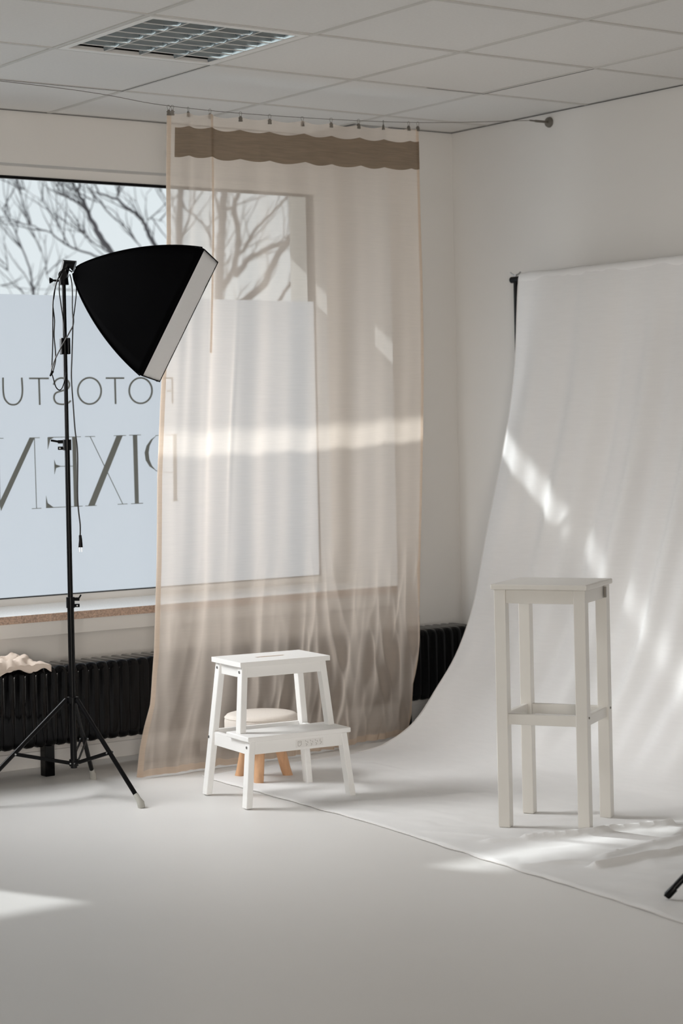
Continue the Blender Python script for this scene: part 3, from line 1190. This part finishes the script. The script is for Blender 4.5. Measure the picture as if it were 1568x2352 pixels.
# turned-over sleeve around the bar
bm = bmn()
BX, BZ = 0.262, 2.003
rws = []
for i in range(121):
    y = YC0 - 0.001 + (YC1 - YC0) * i / 120
    rr_ = 0.0255 + 0.003 * noise.noise(Vector((y * 18, 0, 0))) + (0.004 if noise.noise(Vector((y * 6, 3, 0))) > 0.3 else 0)
    rws.append([Vector((BX + rr_ * math.cos(a_), y, BZ + rr_ * math.sin(a_))) for a_ in [math.radians(-60 + 300 * k / 14) for k in range(15)]])
add_grid(bm, rws)
obj('sleeve', bm, M_CLOTH, back, smooth=True)

stand_b = thing('backdrop_stand', 'black backdrop stand with a crossbar, its pole end showing left of the white backdrop', 'stand', (0.257, -0.47, 0.0))
bm = bmn()
add_tube(bm, [(BX, YC0 + 0.072, BZ), (BX, -3.85, BZ)], 0.0145, 14)
obj('crossbar', bm, M_BLACK, stand_b, smooth=True)
for yy in (YC0 + 0.045, -3.82):
    bm = bmn()
    add_tube(bm, [(BX, yy, 0.75), (BX, yy, BZ - 0.010)], 0.0105, 12)
    add_tube(bm, [(BX, yy, 0.06), (BX, yy, 0.80)], 0.0125, 12)
    obj('pole', bm, M_BLACK, stand_b, smooth=True)
    for k in range(3):
        bm = bmn()
        # low folding legs kept between cloth and wall
        a_ = math.radians(90 + (k - 1) * 38) if yy > -1 else math.radians(-90 + (k - 1) * 45)
        ln = 0.24 if k == 1 else 0.20
        ex, ey = BX + ln * math.cos(a_), yy + ln * math.sin(a_)
        ex = min(ex, XR - 0.03)
        add_tube(bm, [(BX, yy, 0.42), (ex, ey, 0.012)], 0.008, 8)
        obj('leg', bm, M_BLACK, stand_b, smooth=True)
bm = bmn()
yy = YC0 + 0.045
for s in (-1, 1):
    add_tube(bm, [(BX, yy, BZ + 0.018), (BX + 0.012 * s * 0.6, yy - 0.016 * s, BZ + 0.026), (BX + 0.018 * s * 0.6, yy - 0.022 * s, BZ + 0.034)], 0.0032, 6)
add_tube(bm, [(BX, yy, BZ + 0.01), (BX, yy, BZ + 0.024)], 0.004, 8)
obj('wing_nut', bm, M_STEEL, stand_b, smooth=True)

# ---------------------------------------------------------------- white bar stool
def local(cx, cy, yaw):
    return Matrix.Translation((cx, cy, 0)) @ Matrix.Rotation(yaw, 4, 'Z')


mb = local(-1.064, -2.121, -1.043)
bar = thing('bar_stool', 'tall white painted square wooden bar stool standing on the backdrop cloth', 'stool', (-1.064, -2.121, 0))
W2, D2, H, LG = 0.317 / 2, 0.294 / 2, 0.823, 0.040
ZF = 0.0075
def bx(name, parent, mtx, x0, x1, y0, y1, z0, z1, bev=0.002, m=M_WOODW, label=None):
    bm = bmn()
    add_box(bm, x0, x1, y0, y1, z0, z1, bev, mtx)
    return obj(name, bm, m, parent, label=label)
bx('seat', bar, mb, -W2 - 0.009, W2 + 0.009, -D2 - 0.009, D2 + 0.009, H - 0.018, H, 0.004, M_WOODW2)
for sx in (-1, 1):
    for sy in (-1, 1):
        bm = bmn()
        xa, xb = sorted((sx * W2, sx * (W2 - LG)))
        ya_, yb2 = sorted((sy * D2, sy * (D2 - LG)))
        add_box(bm, xa, xb, ya_, yb2, ZF, H - 0.018, 0.0025, mb)
        lg = obj('leg', bm, M_WOODW2, bar)
        bm = bmn()
        add_box(bm, xa + 0.003, xb - 0.003, ya_ + 0.003, yb2 - 0.003, ZF - 0.0035, ZF, 0, mb)
        obj('felt_pad', bm, M_RUB, lg)
zA0, zA1 = 0.758, 0.804
zS0, zS1 = 0.352, 0.388
for nm, z0, z1, tk in (('apron', zA0, zA1, 0.018), ('stretcher', zS0, zS1, 0.020)):
    for sy in (-1, 1):
        yc = sy * (D2 - 0.008 - tk / 2)
        bx(nm, bar, mb, -W2 + LG - 0.002, W2 - LG + 0.002, yc - tk / 2, yc + tk / 2, z0, z1, 0.0025, M_WOODW2)
    for sx in (-1, 1):
        xc = sx * (W2 - 0.008 - tk / 2)
        bx(nm, bar, mb, xc - tk / 2, xc + tk / 2, -D2 + LG - 0.002, D2 - LG + 0.002, z0, z1, 0.0025, M_WOODW2)
for z in (0.370,):
    for sy in (-1, 1):
        bm = bmn()
        add_tube(bm, [mb @ Vector((W2 - 0.002, sy * (D2 - LG / 2), z + 0.012)), mb @ Vector((W2 + 0.0022, sy * (D2 - LG / 2), z + 0.012))], 0.004, 12)
        obj('bolt', bm, M_DSTEEL, bar, smooth=True)
bm = bmn()
add_box(bm, W2 - 0.004, W2 + 0.001, D2 - LG - 0.012, D2 - LG - 0.001, 0.762, 0.798, 0, mb)
obj('bracket', bm, M_DSTEEL, bar)

# ---------------------------------------------------------------- step stool
ms = local(-1.471, -1.044, -0.128)
st = thing('step_stool', 'white two-step wooden step stool with a slot in its top board', 'stool', (-1.471, -1.044, 0))
FW, FD = 0.449 / 2, 0.376 / 2
H1, TW, TD, TY = 0.514, 0.369 / 2, 0.248 / 2, 0.043
H2, SW, SF = 0.257, 0.421 / 2, -0.183
TH = 0.018


def slanted(name, parent, mtx, p0, p1, ax, ay, m=M_WOODW):
    """square-section post from p0 (bottom centre) to p1 (top centre)"""
    bm = bmn()
    def lp(p):
        return [mtx @ Vector((p[0] + sx * ax / 2, p[1] + sy * ay / 2, p[2])) for sx, sy in ((-1, -1), (1, -1), (1, 1), (-1, 1))]
    add_prism(bm, lp(p0), lp(p1))
    bmesh.ops.bevel(bm, geom=list(bm.edges), offset=0.002, segments=1, affect='EDGES')
    return obj(name, bm, m, parent)


LW, LD = 0.024, 0.038
def rnd_board(name, x0, x1, y0, y1, z0, z1, slot=None):
    bm = bmn()
    if slot:
        sx0, sx1, sy0, sy1 = slot
        add_box(bm, x0, x1, y0, sy0, z0, z1)
        add_box(bm, x0, x1, sy1, y1, z0, z1)
        add_box(bm, x0, sx0, sy0, sy1, z0, z1)
        add_box(bm, sx1, x1, sy0, sy1, z0, z1)
        bmesh.ops.remove_doubles(bm, verts=bm.verts, dist=1e-5)
        # drop the inner faces between the four blocks
        dead = [f for f in bm.faces if any(len(e.link_faces) > 2 for e in f.edges) and abs(f.normal.z) < 0.1 and not (abs(f.calc_center_median().x) < sx1 + 1e-4 and sy0 - 1e-4 < f.calc_center_median().y < sy1 + 1e-4)]
        for v in bm.verts:
            v.co = ms @ v.co
    else:
        add_box(bm, x0, x1, y0, y1, z0, z1, 0.003, ms)
    return obj(name, bm, M_WOODW, st)


rnd_board('top_board', -TW, TW, TY - TD, TY + TD, H1 - TH, H1, slot=(-0.060, 0.060, TY - 0.012, TY + 0.012))
bm = bmn()
add_box(bm, -0.0605, 0.0605, TY - 0.0125, TY + 0.0125, H1 - 0.010, H1 - 0.005, 0, ms)
obj('slot_edge', bm, M_OAK, st, label='bare brown wood inside the hand slot')
YM = -0.062       # front posts of the upper step meet the lower board
rnd_board('lower_board', -SW, SW, SF, YM + 0.062, H2 - TH, H2)
ztop = H1 - TH
# rear legs run the full height, front ones stop at the lower board
yr0, yr1 = FD - LD / 2, TY + TD - 0.010 - LD / 2
tx = TW - 0.012 - LW / 2
fx = FW - LW / 2
def lerp(a, b, t):
    return a + (b - a) * t
for s in (-1, 1):
    slanted('leg', st, ms, (s * fx, yr0, 0.003), (s * tx, yr1, ztop), LW, LD)
    # front short leg
    t = (H2 - TH) / ztop
    slanted('leg', st, ms, (s * fx, -FD + LD / 2, 0.003), (s * (lerp(fx, tx, t) ), SF + 0.010 + LD / 2, H2 - TH), LW, LD)
    # upper post standing on the lower board
    tb = H2 / ztop
    slanted('post', st, ms, (s * lerp(fx, tx, tb) * 0.985, YM - 0.006, H2), (s * tx, TY - TD + 0.012 + LD / 2, ztop), LW, LD)
    # side rails
    xc = s * (lerp(fx, tx, t) - LW / 2 - 0.0 * 1)
    bm = bmn()
    xs_ = s * (lerp(fx, tx, t) - 0.002)
    add_box(bm, xs_ - 0.009, xs_ + 0.009, SF + 0.012 + LD, yr0 - LD / 2 + 0.004, H2 - TH - 0.050, H2 - TH + (0.0 if True else 0), 0.002, ms)
    obj('side_rail', bm, M_WOODW, st)
    bm = bmn()
    xs_ = s * (tx - 0.002)
    add_box(bm, xs_ - 0.009, xs_ + 0.009, TY - TD + 0.012 + LD - 0.004, yr1 - LD / 2 + 0.004, ztop - 0.042, ztop, 0.002, ms)
    obj('side_rail', bm, M_WOODW, st)
xf = lerp(fx, tx, (H2 - TH) / ztop) - LW / 2
bx('front_rail', st, ms, -xf - 0.004, xf + 0.004, SF + 0.012, SF + 0.030, H2 - TH - 0.047, H2 - TH)
bx('front_rail', st, ms, -tx + LW / 2 - 0.004, tx - LW / 2 + 0.004, TY - TD + 0.013, TY - TD + 0.031, ztop - 0.040, ztop)
bx('rear_rail', st, ms, -tx + LW / 2 - 0.004, tx - LW / 2 + 0.004, TY + TD - 0.032, TY + TD - 0.014, ztop - 0.040, ztop)
bx('rear_rail', st, ms, -xf - 0.004, xf + 0.004, yr0 - 0.004, yr0 + 0.012, H2 - TH - 0.047, H2 - TH + 0.004)
# bolts on the left side
def bolt(x, y, z):
    bm = bmn()
    add_tube(bm, [ms @ Vector((x, y, z)), ms @ Vector((x - 0.0022, y, z))], 0.0052, 12)
    obj('bolt', bm, M_STEEL, st, smooth=True)
bolt(-tx - LW / 2 - 0.0022, yr1, ztop - 0.020)
bolt(-tx - LW / 2 - 0.0022, TY - TD + 0.012 + LD / 2, ztop - 0.020)
bolt(-lerp(fx, tx, 0.44) - LW / 2 - 0.0002, yr0 - 0.003, H2 - TH - 0.022)
bolt(-lerp(fx, tx, 0.44) - LW / 2 - 0.0002, SF + 0.010 + LD / 2, H2 - TH - 0.022)
# paper sticker with printed marks on the front rail
ysf = SF + 0.012
bm = bmn()
add_box(bm, -0.012, 0.100, ysf - 0.0007, ysf - 0.0001, H2 - TH - 0.038, H2 - TH - 0.010, 0, ms)
stk = obj('sticker', bm, M_STICK, st, label='small pale printed paper sticker')
bm = bmn()
zc = H2 - TH - 0.024
def mark(pts, wd=0.0016):
    for (xa, za), (xb, zb_) in zip(pts, pts[1:]):
        d = Vector((xb - xa, zb_ - za)).normalized()
        nx, nz = -d.y * wd / 2, d.x * wd / 2
        q = [(xa + nx, za + nz), (xb + nx, zb_ + nz), (xb - nx, zb_ - nz), (xa - nx, za - nz)]
        add_prism(bm, [ms @ Vector((x, ysf - 0.0008, z)) for x, z in q], [ms @ Vector((x, ysf - 0.0012, z)) for x, z in q])
mark([(-0.004, zc - 0.008), (-0.004, zc + 0.008), (0.010, zc + 0.008), (0.010, zc - 0.004), (0.003, zc - 0.009), (-0.004, zc - 0.008)])
mark([(-0.001, zc + 0.003), (0.007, zc + 0.003)])
for k in range(3):
    x = 0.026 + 0.020 * k
    mark([(x, zc + 0.010), (x + 0.004, zc + 0.004)])
    mark([(x + 0.002, zc - 0.002), (x + 0.008, zc - 0.006), (x + 0.003, zc - 0.011)])
    mark([(x + 0.009, zc + 0.006), (x + 0.011, zc - 0.001)])
mark([(0.088, zc + 0.010), (0.086, zc + 0.002), (0.094, zc - 0.002), (0.086, zc - 0.009)])
mk = obj('print', bm, M_INK, stk)

# ---------------------------------------------------------------- low round stool
rs = thing('round_stool', 'low round stool with a beige upholstered seat and stubby wooden legs, behind the step stool', 'stool', (-1.32, -0.712, 0))
bm = bmn()
prof_ = [(0.118, 0.150), (0.136, 0.152), (0.1425, 0.160), (0.1435, 0.180), (0.1435, 0.232), (0.141, 0.248), (0.134, 0.256), (0.120, 0.2595), (0.060, 0.2605), (0.001, 0.261)]
add_lathe(bm, prof_, 56, Matrix.Translation((-1.32, -0.712, 0)))
obj('seat', bm, M_CUSH, rs, smooth=True)
bm = bmn()
add_tube(bm, [(-1.32 + 0.1425 * math.cos(a_), -0.712 + 0.1425 * math.sin(a_), 0.246) for a_ in [2 * math.pi * k / 56 for k in range(57)]], 0.0016, 5, cap=False)
obj('piping', bm, M_CUSH, rs, smooth=True)
for fx_, fy_ in ((-1.357, -0.604), (-1.397, -0.800), (-1.208, -0.727)):
    d = Vector((fx_ + 1.32, fy_ + 0.712, 0))
    bm = bmn()
    add_tube(bm, [(fx_, fy_, 0.0), (fx_ - d.x * 0.10, fy_ - d.y * 0.10, 0.03), (fx_ - d.x * 0.40, fy_ - d.y * 0.40, 0.155)], [0.0185, 0.0195, 0.022], 20)
    obj('leg', bm, M_OAK, rs, smooth=True)

# ---------------------------------------------------------------- softbox on its tripod
PB = Vector((-2.045, -0.530, 0))      # pole axis
sx_ = thing('softbox_light', 'black softbox lamp with white front on a tall black tripod in front of the window', 'studio light', (PB.x, PB.y, 0))


def ph(px, py):
    """height on the pole axis"""
    d = (PB - CAM)
    dep = Vector((PB.x - CAM.x, PB.y - CAM.y, 0)).dot(_f)
    return at_depth(px, py, dep).z


zhub, zcol = ph(149, 1606), ph(151, 1752)
zc1, zc2, ztopp = ph(148, 1384), ph(147, 1022), ph(151, 652)
bm = bmn()
add_tube(bm, [PB + Vector((0, 0, zcol - 0.02)), PB + Vector((0, 0, zc1))], 0.0125, 16)
obj('pole', bm, M_BLACK, sx_, smooth=True)
bm = bmn()
add_tube(bm, [PB + Vector((0, 0, zc1)), PB + Vector((0, 0, zc2))], 0.0098, 16)
obj('pole', bm, M_BLACK, sx_, smooth=True)
bm = bmn()
add_tube(bm, [PB + Vector((0, 0, zc2)), PB + Vector((0, 0, ztopp + 0.02))], 0.0078, 16)
obj('pole', bm, M_BLACK, sx_, smooth=True)
for zc_, side in ((zc1, 1), (zc2, -1)):
    bm = bmn()
    add_tube(bm, [PB + Vector((0, 0, zc_ - 0.020)), PB + Vector((0, 0, zc_ + 0.020))], 0.0160, 16)
    for dz in (-0.012, 0.012):
        c0 = PB + _r0 * side * 0.014 + Vector((0, 0, zc_ + dz))
        c1 = PB + _r0 * side * 0.034 + Vector((0, 0, zc_ + dz))
        add_tube(bm, [c0, c1], 0.0065, 8)
    cl = obj('clamp', bm, M_BLACK, sx_, smooth=True)
    bm = bmn()
    if side < 0:
        add_tube(bm, [PB + _r0 * side * 0.028 + Vector((0, 0, zc_ + 0.012)), PB + _r0 * side * 0.060 + Vector((0, 0, zc_ + 0.018))], 0.004, 8)
    else:
        add_tube(bm, [PB + _r0 * side * 0.030 + Vector((0, 0, zc_ + 0.012)), PB + _r0 * side * 0.040 + Vector((0, 0, zc_ + 0.028))], 0.003, 8)
    obj('lever', bm, M_BLACK, cl, smooth=True)
    bm = bmn()
    cc = PB + _r0 * side * 0.026 + Vector((0, 0, zc_ - 0.012)) - _f * 0.0068
    add_tube(bm, [cc, cc - _f * 0.002], 0.0028, 10)
    obj('rivet', bm, M_STEEL, cl, smooth=True)
bm = bmn()
add_tube(bm, [PB + Vector((0, 0, zhub - 0.014)), PB + Vector((0, 0, zhub + 0.008))], 0.022, 18)
for k in range(3):
    pass
obj('leg_hub', bm, M_BLACK, sx_, smooth=True)
bm = bmn()
add_tube(bm, [PB + Vector((0, 0, zcol - 0.012)), PB + Vector((0, 0, zcol + 0.012))], 0.0175, 18)
obj('brace_collar', bm, M_BLACK, sx_, smooth=True)
feet = [at(322, 1846, 2, 0.014), at(213, 1782, 2, 0.014), None]
c_ = feet[0] - PB
b_ = feet[1] - PB
feet[2] = PB - (c_ + b_).normalized() * 0.40 + Vector((-0.04, -0.07, 0))
for k, f in enumerate(feet):
    d = Vector((f.x - PB.x, f.y - PB.y, 0)).normalized()
    hub = PB + d * 0.026 + Vector((0, 0, zhub))
    foot = Vector((f.x, f.y, 0.020))
    tip = foot + (hub - foot).normalized() * 0.030
    bm = bmn()
    add_tube(bm, [hub, tip], 0.0088, 12)
    lg = obj('leg', bm, M_BLACK, sx_, smooth=True)
    bm = bmn()
    ax = (foot - hub).normalized()
    q0, q1 = tip - ax * 0.004, tip + ax * 0.016
    add_tube(bm, [q0, q1, Vector((foot.x, foot.y, 0.020)) + ax * 0.004, Vector((foot.x, foot.y, 0.006)) + ax * 0.010], [0.0098, 0.0098, 0.014, 0.013], 14)
    obj('rubber_foot', bm, M_RUB, lg, smooth=True)
    mid = hub.lerp(tip, 0.56)
    bm = bmn()
    side = Vector((-d.y, d.x, 0))
    for s in (-1, 1):
        c0 = PB + d * 0.016 + side * s * 0.011 + Vector((0, 0, zcol))
        c1 = mid + side * s * 0.011
        add_box(bm, 0, 1, -0.0015, 0.0015, -0.006, 0.006, 0, Matrix.Translation(c0) @ (c1 - c0).to_track_quat('X', 'Z').to_matrix().to_4x4() @ Matrix.Scale((c1 - c0).length, 4, Vector((1, 0, 0))))
    add_tube(bm, [mid - side * 0.014, mid + side * 0.014], 0.0035, 8)
    br = obj('brace', bm, M_BLACK, sx_)
    bm = bmn()
    for s in (-1, 1):
        add_tube(bm, [mid + side * s * 0.0135, mid + side * s * 0.0165], 0.0035, 8)
        c0 = PB + d * 0.020 + side * s * 0.0125 + Vector((0, 0, zcol))
        add_tube(bm, [c0, c0 + side * s * 0.0022], 0.003, 8)
    obj('rivet', bm, M_STEEL, br, smooth=True)

DEPTH = Vector((PB.x - CAM.x, PB.y - CAM.y, 0)).dot(_f)
# head bracket and lamp socket
head = at_depth(153, 640, DEPTH)
bm = bmn()
hp = PB + Vector((0, 0, ztopp))
add_tube(bm, [hp + Vector((0, 0, -0.004)), hp + Vector((0, 0, 0.045))], [0.0195, 0.0150], 16)
add_tube(bm, [hp - _f * 0.02 + Vector((0, 0, 0.032)), hp + _f * 0.02 + Vector((0, 0, 0.032))], 0.017, 16)
add_tube(bm, [hp + Vector((0, 0, 0.03)), hp + _r0 * 0.012 + Vector((0, 0, 0.075)), at_depth(172, 612, DEPTH)], [0.016, 0.020, 0.022], 16)
hd = obj('tilt_head', bm, M_BLACK, sx_, smooth=True)
bm = bmn()
k0 = hp - _r0 * 0.018 + Vector((0, 0, 0.012))
k1 = hp - _r0 * 0.040 + Vector((0, 0, 0.014))
add_tube(bm, [k0, k1], [0.004, 0.004], 10)
add_tube(bm, [k1, k1 - _r0 * 0.012], [0.006, 0.0125], 10)
obj('tilt_knob', bm, M_BLACK, hd, smooth=True)

# hood: rounded-square cone swelling from the socket to the frame
DN = 7.24   # depth of the near side
# near edge top/bottom corners, far edge corners (metric, from depth)
TN, BN = at_depth(464, 570, DEPTH - 0.20), at_depth(322, 861, DEPTH - 0.20)
axis_h = (TN - BN).normalized()
wdir = (_f + _r * 0.065 + _u * 0.0)
wdir = (wdir - axis_h * wdir.dot(axis_h)).normalized()
WID = 0.44
HT = (TN - BN).length
cen = (TN + BN) / 2 + wdir * WID / 2
fnorm = axis_h.cross(wdir).normalized()
if fnorm.dot(_r) < 0:
    fnorm = -fnorm
apex = at_depth(172, 622, DEPTH)
ap_off = (apex - cen)
dist = -ap_off.dot(fnorm)
# the axis leans a little so that the hood meets its socket
lean = ap_off + fnorm * dist


def hood_pt(t, a, b):
    """t 0 at the socket .. 1 at the frame, (a, b) in -1..1 on the box outline"""
    s = (0.55 * t + 0.45 * math.sin(t * math.pi / 2)) ** 0.95
    zz = -dist * (1 - t ** 1.12)
    k = 0.05 + 0.95 * s
    c = cen + fnorm * zz + lean * (1 - t) ** 1.2
    return c + axis_h * (b * HT / 2 * k) + wdir * (a * WID / 2 * k)


N = 26
gores = [((-1, -1), (-1, 1)), ((-1, 1), (1, 1)), ((1, 1), (1, -1)), ((1, -1), (-1, -1))]
for (a0, b0), (a1, b1) in gores:
    bm = bmn()
    rws = []
    for i in range(N + 1):
        t = i / N
        row = []
        for j in range(13):
            q = j / 12
            a = a0 + (a1 - a0) * q
            b = b0 + (b1 - b0) * q
            p = hood_pt(t, a, b)
            # cloth stays slightly hollow between the rods
            mid_ = hood_pt(t, 0, 0)
            p = p.lerp(mid_, 0.05 * math.sin(math.pi * q) * math.sin(math.pi * min(1, t)) )
            row.append(p)
        rws.append(row)
    add_grid(bm, rws)
    g = obj('hood_panel', bm, M_BFAB, sx_, smooth=True)
    sd = g.modifiers.new('s', 'SOLIDIFY')
    sd.thickness = 0.002
# rods along the corners
for a, b in ((-1, -1), (-1, 1), (1, 1), (1, -1)):
    bm = bmn()
    add_tube(bm, [hood_pt(t / 20, a * 1.01, b * 1.01) for t in range(21)], 0.0028, 6)
    rod = obj('rib', bm, M_BFAB, sx_, smooth=True)
# frame lip and white diffuser
def fp(a, b, d):
    return cen + axis_h * (b * HT / 2) + wdir * (a * WID / 2) + fnorm * d
bm = bmn()
rim = [(-1, -1), (-1, 1), (1, 1), (1, -1)]
for k in range(4):
    (a0, b0), (a1, b1) = rim[k], rim[(k + 1) % 4]
    q = [fp(a0 * 1.005, b0 * 1.005, -0.002), fp(a1 * 1.005, b1 * 1.005, -0.002), fp(a1 * 1.005, b1 * 1.005, 0.010), fp(a0 * 1.005, b0 * 1.005, 0.010)]
    inn = [fp(a0 * 0.99, b0 * 0.99, -0.002), fp(a1 * 0.99, b1 * 0.99, -0.002), fp(a1 * 0.99, b1 * 0.99, 0.010), fp(a0 * 0.99, b0 * 0.99, 0.010)]
    add_prism(bm, q, inn)
obj('front_frame', bm, M_BFAB, sx_)
bm = bmn()
rws = []
for i in range(21):
    row = []
    for j in range(21):
        a, b = -1 + 2 * i / 20, -1 + 2 * j / 20
        bulge = 0.006 + 0.008 * (1 - a * a) * (1 - b * b) + 0.002 * noise.noise(Vector((a * 3, b * 4, 1)))
        row.append(fp(a * 0.995, b * 0.995, bulge))
    rws.append(row)
add_grid(bm, rws)
df = obj('diffuser', bm, M_DIFF, sx_, smooth=True, label='white front diffuser cloth')
sd = df.modifiers.new('s', 'SOLIDIFY')
sd.thickness = 0.0015
# bulb inside
bm = bmn()
bc = hood_pt(0.28, 0, 0)
bmesh.ops.create_uvsphere(bm, u_segments=16, v_segments=10, radius=0.035, matrix=Matrix.Translation(bc))
obj('bulb', bm, M_PLASTW, sx_, smooth=True)


def cable(name, pts, r, dd, m=M_BLACK, n=7):
    bm = bmn()
    q = []
    for k, p in enumerate(pts):
        q.append(at_depth(p[0], p[1], DEPTH + (p[2] if len(p) > 2 else dd)))
    add_tube(bm, smooth_path(q, n), r, 7)
    return obj(name, bm, m, sx_, smooth=True)


# looped mains lead hanging from the head (photo pixel path at the pole's own distance)
cable('cable', [(166, 625), (150, 616), (142, 622), (128, 655), (122, 690), (121, 740), (121, 780), (119, 840), (117, 858)], 0.0026, -0.030)
cable('cable', [(143, 628), (137, 645), (136, 668), (140, 700), (146, 740), (150, 775)], 0.0022, -0.022)
cable('cable', [(128, 650), (124, 680), (121, 700), (125, 735), (124, 770), (127, 805), (127, 830), (120, 858)], 0.0026, -0.026)
cable('cable', [(118, 856), (122, 868), (128, 888), (136, 896), (143, 890), (150, 868), (152, 856)], 0.0022, -0.024)
cable('cable', [(160, 630), (164, 645), (166, 670), (166, 705), (168, 732), (175, 675), (174, 640)], 0.0022, -0.032)
cable('cable', [(168, 722), (168, 745), (158, 766), (140, 798), (126, 826), (118, 850)], 0.0026, -0.034)
ld = cable('mains_lead', [(168, 725), (167, 760), (165, 820), (164, 870), (168, 930), (172, 985), (178, 1040), (178, 1130), (180, 1170), (184, 1205), (184, 1232)], 0.0026, -0.034)
bm = bmn()
p0, p1, p2 = at_depth(184, 1229, DEPTH - 0.034), at_depth(185, 1240, DEPTH - 0.034), at_depth(185, 1257, DEPTH - 0.034)
add_tube(bm, [p0, p1, p2], [0.0050, 0.0062, 0.0085], 12)
obj('plug', bm, M_BLACK, ld, smooth=True)
bm = bmn()
for s in (-1, 1):
    add_tube(bm, [p2 + _r0 * 0.004 * s, p2 + _r0 * 0.004 * s + Vector((0, 0, -0.017))], 0.0015, 6)
obj('prong', bm, M_STEEL, ld)
bm = bmn()
bz = ph(150, 795)
for s in (-1, 1):
    c = PB + _r0 * s * 0.0125 + Vector((0, 0, bz))
    add_box(bm, c.x - 0.005, c.x + 0.005, c.y - 0.009, c.y + 0.009, bz - 0.031, bz + 0.031, 0.003)
obj('cord_switch', bm, M_BLACK, sx_)
bm = bmn()
add_tube(bm, [at_depth(121, 852, DEPTH - 0.03), at_depth(115, 864, DEPTH - 0.03)], [0.006, 0.003], 8)
obj('cable_tie', bm, M_BLACK, sx_)

# ---------------------------------------------------------------- tripod at the right edge
f0 = at(1533, 2056, 2, 0.018)
tc_ = Vector((f0.x + 0.807 * 0.40, f0.y - 0.59 * 0.40 - 0.02, 0))
tp = thing('light_stand', 'black tripod stand whose foot shows at the right edge on the backdrop cloth', 'stand', (tc_.x, tc_.y, 0))
d0 = Vector((f0.x - tc_.x, f0.y - tc_.y, 0))
bm = bmn()
add_tube(bm, [tc_ + Vector((0, 0, 0.10)), tc_ + Vector((0, 0, 1.15))], 0.0125, 14)
obj('pole', bm, M_BLACK, tp, smooth=True)
bm = bmn()
add_tube(bm, [tc_ + Vector((0, 0, 0.40)), tc_ + Vector((0, 0, 0.44))], 0.022, 14)
obj('leg_hub', bm, M_BLACK, tp, smooth=True)
for k in range(3):
    d = Matrix.Rotation(math.radians(120 * k), 3, 'Z') @ d0
    bm = bmn()
    add_tube(bm, [tc_ + d * 0.06 + Vector((0, 0, 0.415)), tc_ + d + Vector((0, 0, 0.020))], 0.0098, 12)
    lg = obj('leg', bm, M_BLACK, tp, smooth=True)
    bm = bmn()
    e = tc_ + d
    dn = d.normalized()
    add_tube(bm, [e - dn * 0.02 + Vector((0, 0, 0.038)), e + Vector((0, 0, 0.018)), e + dn * 0.004 + Vector((0, 0, 0.012))], [0.0112, 0.0118, 0.009], 12)
    obj('foot_cap', bm, M_BLACK, lg, smooth=True)
